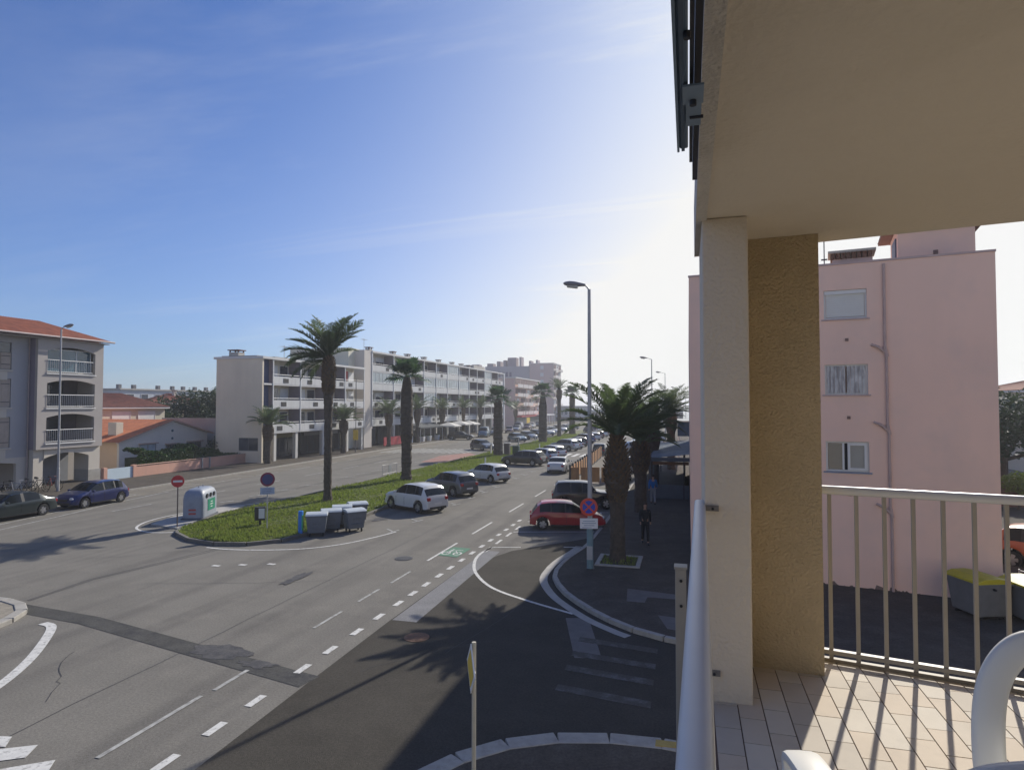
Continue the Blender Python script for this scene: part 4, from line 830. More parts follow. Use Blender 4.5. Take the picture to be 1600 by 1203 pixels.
b = MB(); b.box(-.15, .3, -.02, .02, .3, .9); b.build('sign_panel', mat('grey_panel', (.3, .31, .32), .6), t, world=False)
for sx in (-1.0, 1.0): b = MB(); b.box(sx-.03, sx+.03, -.28, .28, 0, .03); b.build('foot', M_pole, t, world=False)
t = thing('waste_bin', 'square brown grey litter bin on the median by the thick shaggy palm', 'litter bin', (-21.6, 76.2, .11)); b = MB(); b.box(-.35, .35, -.3, .3, 0, 1.35); b.build('box', mat('bin_brown', (.14, .12, .12), .6), t, world=False, bevel=.04); b = MB(); b.box(-.40, .40, -.35, .35, 1.36, 1.45); b.build('lid', M_pole, t, world=False, bevel=.02)
t = thing('waste_bin', 'dark green litter bin with a hood, right one of the median pair', 'litter bin', (-20.5, 76.4, .11)); b = MB(); b.box(-.4, .4, -.35, .35, 0, 1.1); b.build('box', mat('bin_green', (.01, .05, .035), .5), t, world=False, bevel=.04); b = MB(); b.box(.2, .35, -.05, .05, 1.1, 2.1); b.box(-.4, .45, -.3, .3, 2.1, 2.18); b.build('hood', M_pole, t, world=False)
t = thing('bench_table', 'pale table stand on the median beside the litter bins', 'stand', (-23.2, 77.2, .11)); b = MB(); b.box(-.9, .9, -.3, .3, 1.2, 1.28); b.build('top', M_white, t, world=False)
for sx in (-.8, .8): b = MB(); b.box(sx-.04, sx+.04, -.25, .25, 0, 1.2); b.build('leg', M_pole, t, world=False)
for i, (x, y) in enumerate(((-18.9, 112), (-19.3, 84), (-24.6, 104), (-19.4, 60.5))):
    t = thing('bollard', ['short pale post on the median near the far cars', 'pale post on the median beyond the crossing', 'pale post at the left rim of the median', 'short white post beside the black estate car'][i], 'post', (x, y, .1)); b = MB(); b.box(-.06, .06, -.06, .06, 0, .9); b.build('post', M_white, t, world=False); b = MB(); b.box(-.075, .075, -.075, .075, .9, .95); b.build('cap', M_pole, t, world=False)

# orange slatted barrier round the roadside terrace
t = thing('slatted_barrier', 'row of upright orange boards with dark gaps along the right parking lane', 'barrier', (-9.1, 50.4, 0))
M_or = mat('orange_board', (.52, .26, .10), .7, .22, 1.5, streak=((3, 3, .4), (.3, .13, .06), .5, .7, .6)); M_dk = mat('dark_post', (.1, .1, .11), .5)
P0, P1 = Vector((-9.1, 50.4)), Vector((-10.0, 76.0)); dd = (P1-P0).normalized(); n = 16
for i in range(n):
    c = P0+dd*(i+.5)*1.62; b = MB(); b.obox(c, dd, .60, .025, .12, 1.28+rnd.uniform(-.05, .05)); b.build('board', M_or, t)
    c = P0+dd*(i*1.62); b = MB(); b.obox(c, dd, .14, .07, 0, 1.48); b.build('post', M_black, t)
for i in range(4):
    c = P0+Vector((1, .22)).normalized()*(i+.5)*.8; b = MB(); b.obox(c, (1, .22), .33, .02, .12, 1.28); b.build('board', M_or, t)
b = MB(); b.obox(P0+dd*12.9, dd, 12.9, .03, .05, .12); b.build('rail', M_dk, t)

# ------------------------------------------------------------------ bicycles
def bike_mb():
    w, f = MB(), MB()
    for x in (-.52, .52):
        P = [(x+.33*math.cos(t*PI/12), 0, .34+.33*math.sin(t*PI/12)) for t in range(25)]; w.tube(P, .022, 6, cap=False)
        for k in range(6): a = k*PI/6; w.tube([(x-.32*math.cos(a), 0, .34-.32*math.sin(a)), (x+.32*math.cos(a), 0, .34+.32*math.sin(a))], .004, 4)
    J = dict(r=(-.52, 0, .34), b=(-.08, 0, .30), s=(-.22, 0, .78), h=(.34, 0, .80), f=(.52, 0, .34))
    for a, c in (('r', 'b'), ('r', 's'), ('b', 's'), ('s', 'h'), ('b', 'h'), ('h', 'f')): f.tube([J[a], J[c]], .022, 6)
    f.tube([(.34, 0, .8), (.31, 0, .98)], .018, 6); f.tube([(.38, -.26, 1.0), (.30, 0, .98), (.38, .26, 1.0)], .015, 6); f.tube([(-.22, 0, .78), (-.25, 0, .9)], .016, 6)
    s = MB(); s.tube([(-.40, 0, .93), (-.25, 0, .94), (-.10, 0, .92)], [.075, .06, .02], 8)
    return w, f, s
bp = None
for i in range(10):
    col = [(.03, .03, .035), (.35, .36, .38), (.02, .03, .05), (.02, .02, .02), (.25, .02, .02)][i % 5]
    x, y = -44.2+.15*math.sin(i*2.1), 27.6+i*.92; lab = 'bicycle parked under the arches, %s' % ['leftmost in view', 'second from the left edge', 'third from the left edge', 'fourth from the left edge', 'fifth, in the middle of the row', 'sixth, in the middle of the row', 'fourth from the right end', 'third from the right end', 'second from the right end', 'last at the right end, by the white pillar'][i]
    if bp is None:
        w, f, s_ = bike_mb(); t = thing('bicycle', lab, 'bicycle', (x, y, .12), R(8), 'bicycles parked in a row under the arches'); w.build('wheels', M_rub, t, world=False); f.build('frame', mat('bike_frame0', col, .4), t, world=False); s_.build('saddle', M_black, t, world=False); bp = t
    else:
        t = clone(bp); t.location = (x, y, .12); t.rotation_euler = (0, R(rnd.uniform(-5, 5)), R(rnd.uniform(-25, 25))); t['label'] = lab
        for ch in t.children:
            if ch.name.startswith('frame'): ch.material_slots[0].link = 'OBJECT'; ch.material_slots[0].material = mat('bike_frame%d' % (i % 5), col, .4)

# ------------------------------------------------------------------ people
def person(x, y, face, label, top, legs, hair, stride=.28, s=1.0, swing=.25, hairc=(.03, .02, .015), z0=.12):
    t = thing('person', label, 'person', (x, y, z0), R(face))
    skin = mat('skin', (.42, .25, .18), .6, .05, 5)
    def sk(name, verts, edges, root, m, parent=t, sub=2):
        me = bpy.data.meshes.new(name); me.from_pydata([Vector(v[:3])*s for v in verts], edges, []); me.materials.append(m)
        o = bpy.data.objects.new(name, me); C.objects.link(o); o.parent = parent; mo = o.modifiers.new('skin', 'SKIN'); 
        if not me.skin_vertices: 
            bm = bmesh.new(); bm.from_mesh(me); bm.verts.layers.skin.verify(); bm.to_mesh(me); bm.free()
        for i, v in enumerate(verts): me.skin_vertices[0].data[i].radius = (v[3]*s, (v[4] if len(v) > 4 else v[3])*s); me.skin_vertices[0].data[i].use_root = (i == root)
        mo.use_smooth_shade = True; sb = o.modifiers.new('sub', 'SUBSURF'); sb.levels = sub; sb.render_levels = sub
        return o
    st, sw = stride, swing
    # forward = +X
    V = [(0, 0, .95, .13, .10), (0, 0, 1.15, .12, .10), (0, 0, 1.38, .15, .10), (0, 0, 1.50, .055), (.01, 0, 1.57, .055), (.02, 0, 1.66, .092, .078), (.015, 0, 1.74, .075, .07),
         (0, .18, 1.42, .055), (-sw*.5, .23, 1.15, .042), (-sw*.3, .24, .92, .028), (-sw*.2, .24, .82, .026, .04),
         (0, -.18, 1.42, .055), (sw*.4, -.23, 1.15, .042), (sw*1.1, -.23, .97, .028), (sw*1.35, -.23, .89, .026, .04),
         (0, .09, .90, .085), (st*.45, .10, .50, .06), (st*.75, .10, .10, .042), (st*.75+.16, .10, .04, .035),
         (0, -.09, .90, .085), (-st*.2, -.10, .50, .06), (-st*.95, -.10, .13, .042), (-st*.85+.08, -.10, .04, .035)]
    E_ = [(0, 1), (1, 2), (2, 3), (3, 4), (4, 5), (5, 6), (2, 7), (7, 8), (8, 9), (9, 10), (2, 11), (11, 12), (12, 13), (13, 14), (0, 15), (15, 16), (16, 17), (17, 18), (0, 19), (19, 20), (20, 21), (21, 22)]
    sk('body', V, E_, 0, skin)
    k = 1.2; g_ = lambda i, f=k: (*V[i][:3], *[q*f for q in V[i][3:]])
    sk('shirt', [(0, 0, .90, .165, .125), g_(1, 1.2), (0, 0, 1.38, .185, .125), g_(7, 1.45), g_(8, 1.4), g_(11, 1.45), g_(12, 1.4), (0, 0, 1.49, .085), g_(9, 1.35), g_(13, 1.35)], [(0, 1), (1, 2), (2, 3), (3, 4), (2, 5), (5, 6), (2, 7), (4, 8), (6, 9)], 0, top)
    sk('trousers', [(0, 0, .93, .15, .12), g_(15), g_(16, 1.3), g_(17, 1.5), g_(19), g_(20, 1.3), g_(21, 1.5)], [(0, 1), (1, 2), (2, 3), (0, 4), (4, 5), (5, 6)], 0, legs)
    for i in (18, 22): q = V[i]; b = MB(); b.tube([((q[0]-.16)*s, q[1]*s, .05*s), ((q[0]-.02)*s, q[1]*s, .055*s), ((q[0]+.08)*s, q[1]*s, .035*s)], [.05*s, .052*s, .03*s], 8); b.build('shoe', M_black, t, world=False, smooth=60)
    hm = MB(); hm.lathe([(.02, 0), (.088, .01), (.10, .06), (.09, .12), (.05, .16), (.01, .17)], 12); o = hm.build('hair', mat('hair', hairc, .8), t, world=False, smooth=60); o.location = (-.02*s, 0, 1.66*s); o.scale = (s, s, s)
    for yy in (-.028, .028): b = MB(); b.lathe([(.001, -.008), (.011, 0), (.001, .008)], 8); o = b.build('eye', M_black, t, world=False); o.location = (.098*s, yy*s, 1.675*s)
    b = MB(); b.tube([(.09, 0, 1.66), (.118, 0, 1.635)], [.008, .016], 6); b.build('nose', skin, t, world=False)
    return t
person(-2.15, 40.6, 95, 'person in a bright blue jacket and pale trousers walking away under the veranda edge', mat('blue_jacket', (.02, .16, .48), .8), mat('pale_trousers', (.30, .32, .36), .8), None)
person(-1.88, 28.9, -80, 'person in dark clothes walking towards us in the shade of the right pavement', mat('dark_jacket', (.02, .022, .025), .9), mat('dark_trousers', (.018, .018, .022), .9), None, s=1.0)

# ------------------------------------------------------------------ buildings: helpers
M_tile = mat('roof_tile', (.36, .115, .06), .85, .25, 2.0, .3, 20, blotch=(1.6, (.22, .08, .05), .5, .7, .7))
M_tile2 = mat('roof_tile_dark', (.22, .08, .055), .85, .25, 2.0, .3, 20, blotch=(1.6, (.13, .06, .045), .5, .7, .7))
def tiled(b, e0, e1, r0, r1, pitch=.23, amp=.045, mi=0):
    """corrugated tile slope from the eave e0-e1 up to the ridge r0-r1, in half-round rows and stepped courses"""
    e0, e1, r0, r1 = map(Vector, (e0, e1, r0, r1)); n = max(2, int((e1-e0).length/pitch)); nrm = (e1-e0).cross(r0-e0)
    if nrm.length < 1e-6: nrm = (e1-e0).cross(r1-e0)
    nrm.normalize()
    if nrm.z < 0: nrm = -nrm
    nu = n*4; rows = 6; n0 = len(b.v)
    for j in range(rows+1):
        f = j/rows
        for i in range(nu+1):
            u = i/nu; p = e0.lerp(e1, u).lerp(r0.lerp(r1, u), f)+nrm*amp*abs(math.sin(PI*i/4)); b.v.append(tuple(p))
    for j in range(rows):
        for i in range(nu): a = n0+j*(nu+1)+i; b.f.append((a, a+1, a+nu+2, a+nu+1)); b.m.append(mi)
def chimney(x, y, z, w, d, h, parent, m, cap=True, pots=2):
    b = MB(); b.box(x-w/2, x+w/2, y-d/2, y+d/2, z, z+h); o = b.build('chimney', m, parent)
    if cap:
        b = MB(); b.box(x-w/2-.12, x+w/2+.12, y-d/2-.12, y+d/2+.12, z+h+.18, z+h+.28)
        for sx in (-1, 1):
            for sy in (-1, 1): b.box(x+sx*(w/2-.08)-.06, x+sx*(w/2-.08)+.06, y+sy*(d/2-.08)-.06, y+sy*(d/2-.08)+.06, z+h, z+h+.18)
        b.build('cowl', mat('brick_cowl', (.15, .08, .07), .9, .3, 4), o)
def antenna(x, y, z, h, parent):
    b = MB(); b.tube([(x, y, z), (x, y, z+h)], .03, 6); b.tube([(x, y-.7, z+h*.9), (x, y+.7, z+h*.9)], .015, 5)
    for k in range(5): b.tube([(x-.35, y-.6+k*.3, z+h*.9), (x+.35, y-.6+k*.3, z+h*.9)], .01, 4)
    b.build('antenna', M_pole, parent)
def window_x(x, y0, y1, z0, z1, parent, glass=None, frame=None, mull=1, name='window', shutter=0, fm=.07):
    """window in a wall facing +X: frame, panes, roller shutter lowered by the given fraction"""
    f = MB(); fr = frame or M_wframe
    f.box(x, x+.06, y0, y1, z0, z0+fm); f.box(x, x+.06, y0, y1, z1-fm, z1); f.box(x, x+.06, y0, y0+fm, z0+fm, z1-fm); f.box(x, x+.06, y1-fm, y1, z0+fm, z1-fm)
    for k in range(mull): c = y0+(y1-y0)*(k+1)/(mull+1); f.box(x, x+.06, c-.03, c+.03, z0+fm, z1-fm)
    o = f.build(name, fr, parent)
    for k in range(mull+1):
        a, c = y0+(y1-y0)*k/(mull+1), y0+(y1-y0)*(k+1)/(mull+1)
        p = MB(); p.box(x+.01, x+.025, a+.03, c-.03, z0+.04, z1-.04); p.build('pane', glass or M_bglass, o)
    if shutter: p = MB(); p.box(x+.065, x+.085, y0+.02, y1-.02, z1-(z1-z0)*shutter, z1); p.build('roller_shutter', M_wframe, o)
    return o

# ------------------------------------------------------------------ long apartment blocks on the left side
def block(label, xf, ys, levels, zr, wall, end, depth, rec, seed, glaz=None, cheek=None):
    r = random.Random(seed); y0, y1 = ys[0], ys[-1]; t = thing('apartment_block', label, 'apartment building', (xf-depth/2, (y0+y1)/2, 0)); xb = xf-rec
    M_div = mat('divider_plaster', (.22, .19, .22), .85, .1, 1); M_par = mat('parapet_panel', (.60, .60, .58), .8, .07, .6, streak=((1, 2, .3), (.40, .40, .39), .5, .75, .5)); M_slab = mat('slab_white', (.66, .65, .62), .8, .06, 1)
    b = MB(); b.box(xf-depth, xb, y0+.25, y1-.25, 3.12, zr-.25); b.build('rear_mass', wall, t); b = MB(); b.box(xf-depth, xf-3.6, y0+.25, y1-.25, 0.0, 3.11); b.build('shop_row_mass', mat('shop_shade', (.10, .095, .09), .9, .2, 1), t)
    b = MB(); b.box(xf-depth, xf-.02, y0, y0+.24, levels[0]-.5, zr-.26); b.build('end_wall', end, t)
    b = MB(); b.box(xf-depth-.3, xf+.12, y0-.1, y1+.1, zr-.25, zr); b.build('roof_slab', M_slab, t)
    b = MB(); b.box(xf-depth+.4, xf-.9, y0+.3, y1-.3, zr, zr+.12); b.build('gravel_deck', mat('roof_gravel', (.35, .33, .3), .95, .2, 3), t)
    for k, z in enumerate(levels):
        b = MB(); b.box(xb, xf, y0+.24, y1, z-.18, z); b.build('balcony_slab', M_slab, t)
        zt = levels[k+1]-.18 if k+1 < len(levels) else zr-.25
        for i in range(len(ys)-1):
            a, c = ys[i], ys[i+1]
            if i: b = MB(); b.box(xb, xf-.03, a-.09, a+.09, z, zt); b.build('divider', M_div, t)
            if cheek and i == 0: continue
            b = MB(); b.box(xf-.09, xf+.02, a+.10, c-.10, z-.05, z+.80); b.build('parapet', M_par, t)
            b = MB(); b.tube([(xf-.03, a+.1, z+1.0), (xf-.03, c-.1, z+1.0)], .03, 6); b.build('rail', M_white, t)
            if r.random() < .75 and not (glaz and (k, i) in glaz): q = a+.4+r.random()*(c-a-1.8); b = MB(); b.box(xf+.02, xf+.05, q, q+.95, z+.12, z+.60); b.build('railing_grille', M_dark, t)
            w0 = a+.5+r.random()*.4; w1 = min(c-.5, w0+(c-a)*.42)
            window_x(xb+.0, w0, w1, z+.05, z+2.15, t, shutter=r.choice([0, .35, 1, 1, .6, 0]))
            if c-w1 > 1.7: window_x(xb+.0, w1+.4, c-.35, z+.9, z+2.15, t, mull=0, shutter=r.choice([0, 1, .5]))
            if glaz and (k, i) in glaz: window_x(xf-.06, a+.12, c-.12, z+.84, zt-.04, t, glass=M_pglass, mull=max(2, int((c-a)/1.3)), fm=.05, name='balcony_glazing')
    return t
levA = [3.3, 5.95, 8.55]
Aw = mat('cream_wall', (.66, .60, .49), .88, .06, .5, streak=((1, 1, .12), (.40, .37, .31), .5, .75, .5)); Ae = mat('end_wall_grey_cream', (.74, .65, .50), .9, .06, .4, .15, 20, streak=((.6, .6, .1), (.62, .54, .42), .48, .72, .5))
ysA = [58.2, 60.0, 65.1, 70.6, 75.1, 80.2]
A = block('nearest four-storey apartment block with white balconies and a tall blank cream end wall', -43.4, ysA, levA, 11.4, Aw, Ae, 5.8, 1.5, 4, cheek=True)
b = MB(); b.box(-44.35, -44.30, 75.5, 77.4, 9.45, 10.75); b.build('red_blind', mat('red_blind', (.42, .06, .07), .8, .1, 2), A)
b = MB(); b.box(-44.9, -43.9, 58.45, 60.0, 3.3, 11.1); b.build('blue_cheek_wall', mat('blue_cheek', (.06, .08, .16), .8, .08, 1), A)
# ground floor of block A: end wall pierced by the shop window, columns, dark shop fronts
b = MB(); b.box(-49.2, -46.25, 58.2, 58.44, 0, 2.8); b.box(-46.25, -43.85, 58.2, 58.44, 0, 1.35); b.box(-43.85, -43.42, 58.2, 58.44, 0, 2.8); b.box(-46.25, -43.85, 58.2, 58.44, 2.72, 2.8); b.build('end_wall', Ae, A)
w = MB(); w.box(-46.2, -43.9, 58.24, 58.28, 1.4, 2.7); wo_ = w.build('shop_window', M_bglass, A)
b = MB()
for x0, x1 in ((-46.25, -46.17), (-45.1, -45.02), (-43.93, -43.85)): b.box(x0, x1, 58.21, 58.3, 1.35, 2.72)
b.box(-46.17, -45.1, 58.21, 58.3, 1.35, 1.42); b.box(-45.02, -43.93, 58.21, 58.3, 1.35, 1.42); b.build('frame', M_dk, wo_)
for y in ysA[1:]: b = MB(); b.box(-43.44, -43.34, y-.06, y+.06, 3.3, 11.15); b.build('facade_post', M_white, A)
for y in (60.6, 64.6, 70.2, 76.0, 79.9): b = MB(); b.box(-43.9, -43.5, y-.22, y+.22, 0.1, 3.10); b.build('column', mat('column_white', (.62, .60, .55), .8, .06, 1), A)
for i, (a, c, m_) in enumerate(((60.4, 64.0, M_dark), (64.4, 69.4, M_bglass), (70.4, 74.8, M_dark), (75.4, 79.4, M_dark))):
    fr = window_x(-46.9, a, c, .15, 2.9, A, glass=m_, frame=M_dk, mull=2, name='shop_front')
    b = MB(); b.box(-46.75, -46.6, a+.3, c-.6, 2.35, 2.85); b.build('fascia_board', [mat('fascia_blue', (.05, .12, .3), .6), mat('fascia_olive', (.2, .18, .08), .7), M_dk, mat('fascia_grey', (.2, .2, .22), .6)][i], fr)
chimney(-47.6, 59.4, 11.4, 1.2, 1.0, .55, A, mat('pale_render', (.46, .43, .38), .9, .1, 2)); antenna(-45, 64.2, 11.4, 1.7, A)
b = MB(); b.box(-48, -44.5, 61.8, 65.8, 11.52, 11.62); b.build('roof_vent_slab', mat('pale_render', (.46, .43, .38)), A)
levB = [3.3, 5.95, 8.55, 11.3]; ysB = [84.6, 91.7, 97.9, 103.6, 109.2, 114.9, 121.3, 127.5, 132.8, 138.1, 143.4, 148.6, 153.4]
B = block('long five-storey apartment block with glazed balconies and a row of small chimneys', -44.5, ysB, levB, 14.15, mat('block_grey', (.62, .57, .50), .88, .08, .5), mat('block_end', (.60, .55, .49), .9, .06, .4), 11, 1.6, 9, glaz={(2, 0), (2, 1), (2, 3), (2, 4), (2, 5), (3, 5), (2, 6), (1, 3), (3, 9), (2, 9)})
b = MB(); b.box(-46.1, -44.52, 82.3, 84.6, 0, 14.1); b.build('stair_wall', mat('block_end', (.42, .41, .41)), B); b = MB(); b.box(-55.5, -46.1, 80.6, 84.58, 0, 14.3); b.build('stair_tower', mat('stair_cream', (.74, .70, .55), .88, .06, .5), B)
for y in ysB: b = MB(); b.box(-44.54, -44.42, y-.08, y+.08, 3.3, 13.9); b.build('facade_post', M_white, B)
for k in range(12): b = MB(); b.box(-44.7, -44.35, ysB[k+1]-.2, ysB[k+1]+.2, .1, 3.1); b.build('column', mat('column_white', (.62, .60, .55)), B)
for k in range(12): window_x(-47.4, ysB[k]+.4, ysB[k+1]-.4, .1, 2.95, B, glass=M_dark if k % 3 else M_bglass, frame=M_dk, mull=3, name='shop_front')
for y in (87.5, 95.6, 101.3, 108.4, 115.5, 122.8, 128.3, 133.0, 139.5): chimney(-46.6, y, 14.15, .7, .9, .55, B, mat('pale_render', (.46, .43, .38)))
b = MB(); b.box(-44.7, -44.3, 153.5, 154.0, 0, 14.1); b.build('end_frame', M_white, B)
b = MB(); b.box(-50, -46, 135.0, 143.0, 14.27, 15.1); b.build('roof_machine_room', mat('pale_render', (.46, .43, .38)), B)
antenna(-46.5, 85.8, 14.15, 2.0, B)
# terrace: red screen, parasols, tables, pots, awnings
t = thing('terrace_screen', 'dark red canvas screen round the terrace of the long block', 'screen', (-43.2, 90.5, .12))
for i in range(6): b = MB(); b.box(-43.3, -43.24, 86.0+i*1.55, 87.5+i*1.55, .2, 1.45); b.build('canvas_panel', mat('canvas_red', (.34, .015, .03), .8, .1, 2), t); b = MB(); b.box(-43.31, -43.23, 87.5+i*1.55, 87.55+i*1.55, .12, 1.5); b.build('post', M_dk, t)
b = MB(); b.box(-43.3, -43.2, 95.4, 96.2, .12, 1.2); tag(b.build('sandwich_board', M_white), 'white board at the right end of the red terrace screen', 'board')
def parasol(x, y, h, w, label):
    t = thing('parasol', label, 'parasol', (x, y, .12), 0, 'parasols on the shop terraces'); b = MB(); b.tube([(0, 0, 0), (0, 0, h)], .04, 8); b.build('pole', M_white, t, world=False)
    b = MB(); k = 4; P = [(w*sx, w*sy, h-.35) for sx, sy in ((-1, -1), (1, -1), (1, 1), (-1, 1))]
    for i in range(4): b.face([P[i], P[(i+1) % 4], (0, 0, h+.25)]); q = [P[i], P[(i+1) % 4]]; b.face([q[0], (q[0][0], q[0][1], h-.55), (q[1][0], q[1][1], h-.55), q[1]])
    b.build('canopy', mat('parasol_cloth', (.62, .60, .55), .9, .05, 2), t, world=False); b = MB(); b.box(-.35, .35, -.35, .35, 0, .1); b.build('base', M_conc, t, world=False)
parasol(-41.9, 109.0, 2.75, 1.8, 'cream parasol on the shop terrace, nearest of three'); parasol(-41.9, 114.6, 2.9, 1.9, 'cream parasol in the middle of the shop terrace'); parasol(-41.9, 119.6, 2.8, 1.9, 'cream parasol at the far end of the shop terrace')
for i, (x, y) in enumerate(((-43.0, 99.6), (-43.0, 102.4), (-42.8, 105.6))):
    t = thing('planter', ['white square planter left of the terrace post', 'white square planter right of the terrace post', 'white planter near the long black car'][i], 'planter', (x, y, .12)); b = MB(); b.v = [(x+sx*.28, y+sy*.28, .12) for sx, sy in ((-1, -1), (1, -1), (1, 1), (-1, 1))]+[(x+sx*.38, y+sy*.38, .95) for sx, sy in ((-1, -1), (1, -1), (1, 1), (-1, 1))]; b.f = [(3, 2, 1, 0), (4, 5, 6, 7), (0, 1, 5, 4), (1, 2, 6, 5), (2, 3, 7, 6), (3, 0, 4, 7)]; b.m = [0]*6; b.build('pot', M_white, t)
    b = MB(); leaf_cloud(b, [(x, y, 1.05, .3, .6)], 120, .1, i); b.build('plant', M_hedge, t)
t = thing('terrace_awning', 'dark awning over the terrace between the red screen and the parasols', 'awning', (-44, 102, 0))
b = MB(); b.v = [(-44.3, 97, 3.1), (-44.3, 107, 3.1), (-42.2, 107, 2.55), (-42.2, 97, 2.55), (-42.2, 97, 2.3), (-42.2, 107, 2.3)]; b.f = [(3, 2, 1, 0), (4, 5, 2, 3)]; b.m = [0, 0]; b.build('canvas', mat('awning_dark', (.03, .04, .05), .8), t)
for y in (97.2, 101.5, 106.8): b = MB(); b.tube([(-42.3, y, .1), (-42.3, y, 2.5)], .04, 6); b.build('post', M_white, t)

# ------------------------------------------------------------------ buildings beyond
def far_block(label, xf, y0, y1, h, depth, wall, front, floors, bays, seed, z0=3.0, bal=True):
    r = random.Random(seed); t = thing('apartment_building', label, 'apartment building', (xf-depth/2, (y0+y1)/2, 0))
    b = MB(); b.box(xf-depth, xf, y0, y1, 0, h); b.build('wall', wall, t); b = MB(); b.box(xf-depth-.2, xf+.25, y0-.2, y1+.2, h, h+.3); b.build('roof', mat('slab_white', (.66, .65, .62)), t)
    b = MB(); b.box(xf, xf+.06, y0+.02, y1-.02, .02, h-.02); b.build('front_wall', front, t)
    fh = (h-z0)/floors; bw = (y1-y0)/bays
    for k in range(floors):
        for i in range(bays):
            a = y0+i*bw; z = z0+k*fh
            if bal and (i+k) % 3 != 1 or r.random() < .3:
                b = MB(); b.box(xf+.06, xf+.12, a+.3, a+bw-.3, z+.9, z+fh-.35); b.build('loggia', mat('loggia_dark', (.16, .10, .10), .8, .3, 1), t)
                b = MB(); b.box(xf+.06, xf+.9, a+.2, a+bw-.2, z-.05, z+.12); b.box(xf+.82, xf+.9, a+.2, a+bw-.2, z+.12, z+1.0); b.build('balcony', mat('balcony_white', (.6, .56, .54), .8), t)
            else: window_x(xf+.06, a+bw*.3, a+bw*.7, z+.8, z+2.1, t, mull=1, shutter=r.choice([0, .5, 1]))
    return t
Cb = far_block('pink and cream four-storey building with red balconies beyond the long block', -48, 177.5, 209, 14.0, 14, mat('dusty_pink_wall', (.62, .45, .40), .9, .06, .3), mat('salmon_front', (.62, .40, .33), .9, .08, .3, blotch=(.25, (.66, .56, .48), .45, .6, .9)), 4, 5, 3, z0=3.4)
b = MB(); b.box(-48, -46, 177.5, 209, 2.7, 3.1); b.build('red_awning', mat('canvas_red', (.34, .015, .03)), Cb)
b = MB(); b.box(-47.9, -47.85, 178.5, 208, .2, 2.6); b.build('shop_glass', M_pglass, Cb)
b = MB(); b.box(-45.9, -42.5, 196, 208, 3.0, 3.25)
for y in (196.2, 200, 204, 207.8): b.box(-42.8, -42.6, y-.1, y+.1, 0, 3.0)
b.build('white_canopy', M_white, Cb)
b = MB(); b.box(-45.95, -45.9, 183, 187, .9, 2.5); b.build('yellow_sign_panel', mat('sign_yellow', (.75, .52, .06)), Cb)
pw = mat('far_pink_grey', (.62, .48, .44), .9, .05, .2)
D = far_block('tall pinkish tower block with stepped roof rising behind the others', -50.3, 243, 258, 22.3, 9.5, pw, mat('tower_front', (.60, .55, .52), .9, .05, .3), 7, 3, 5, z0=3)
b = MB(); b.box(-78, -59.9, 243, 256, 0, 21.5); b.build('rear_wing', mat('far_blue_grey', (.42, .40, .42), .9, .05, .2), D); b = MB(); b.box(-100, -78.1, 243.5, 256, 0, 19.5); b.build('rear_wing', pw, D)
for x0, x1, h in ((-69, -65.5, 25), (-73.5, -72, 23.6), (-70.8, -69.6, 24), (-64.2, -63.4, 25.2), (-60.3, -59.4, 23.6), (-57.5, -56.8, 23.9), (-84, -81, 22.5), (-91, -89, 21.5), (-77.5, -75, 22.8)): b = MB(); b.box(x0, x1, 244, 248, 19.4, h); b.build('chimney', mat('far_stack', (.38, .32, .33), .9), D)
for k in range(7):
    for x in (-55.5,): b = MB(); b.box(x, x+1.3, 242.93, 243, 3.6+k*2.75, 5.0+k*2.75); b.build('window', M_wframe, D)
for x in (-72.5, -71, -69.5, -68): b = MB(); b.box(x, x+.9, 242.93, 243, 17.2, 19.2); b.build('window', mat('far_shutter', (.16, .14, .2), .8), D)
# low white seafront hall with arcade and the long dark shelter in front of the sea
t = thing('seafront_hall', 'low white seafront hall with a row of arched signs near the horizon', 'building', (-48, 250, 0))
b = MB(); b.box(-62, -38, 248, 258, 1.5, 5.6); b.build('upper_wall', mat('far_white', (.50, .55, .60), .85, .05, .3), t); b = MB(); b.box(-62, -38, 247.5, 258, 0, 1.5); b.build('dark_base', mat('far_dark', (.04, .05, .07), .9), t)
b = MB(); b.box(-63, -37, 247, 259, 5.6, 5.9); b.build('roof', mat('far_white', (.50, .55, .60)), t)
for i in range(9): b = MB(); b.tube([(-55.5+i*1.9, 247.8, 1.9), (-55.5+i*1.9, 248.0, 1.9)], .01, 4); b = MB(); disc(b, .62, 247.9, 248, 3.1, 14, -55.0+i*1.75); b.build('arch_window', mat('far_arch', (.08, .15, .20), .7), t)
t = thing('seafront_shelter', 'long dark seafront shelter with pale blue roof against the sea', 'building', (-20, 258, 0))
b = MB(); b.box(-37.5, -2, 256, 262, 3.6, 4.3); b.build('roof', mat('far_pale_blue', (.30, .40, .46), .7, .1, .2), t); b = MB(); b.box(-37.5, -2, 257, 261, .3, 3.5); b.build('dark_hall', mat('far_dark', (.04, .05, .07), .9), t)
for i in range(10): b = MB(); b.tube([(-36+i*3.6, 256.5, 0), (-36+i*3.6, 256.5, 3.6)], .12, 6); b.build('post', M_pole, t)
for i in range(4):
    t = thing('ship_mast', ['thin mast against the sea, leftmost', 'thin mast against the sea, second from left', 'thin mast against the sea, second from right', 'thin mast against the sea, rightmost of four'][i], 'mast', (-31+i*2.6, 268, 0)); b = MB(); b.tube([(0, 0, 0), (0, 0, 11+i % 2*2)], .09, 6); b.build('mast', M_pole, t, world=False); b = MB(); b.tube([(-.8, 0, 8), (.8, 0, 8)], .05, 5); b.build('spreader', M_pole, t, world=False)
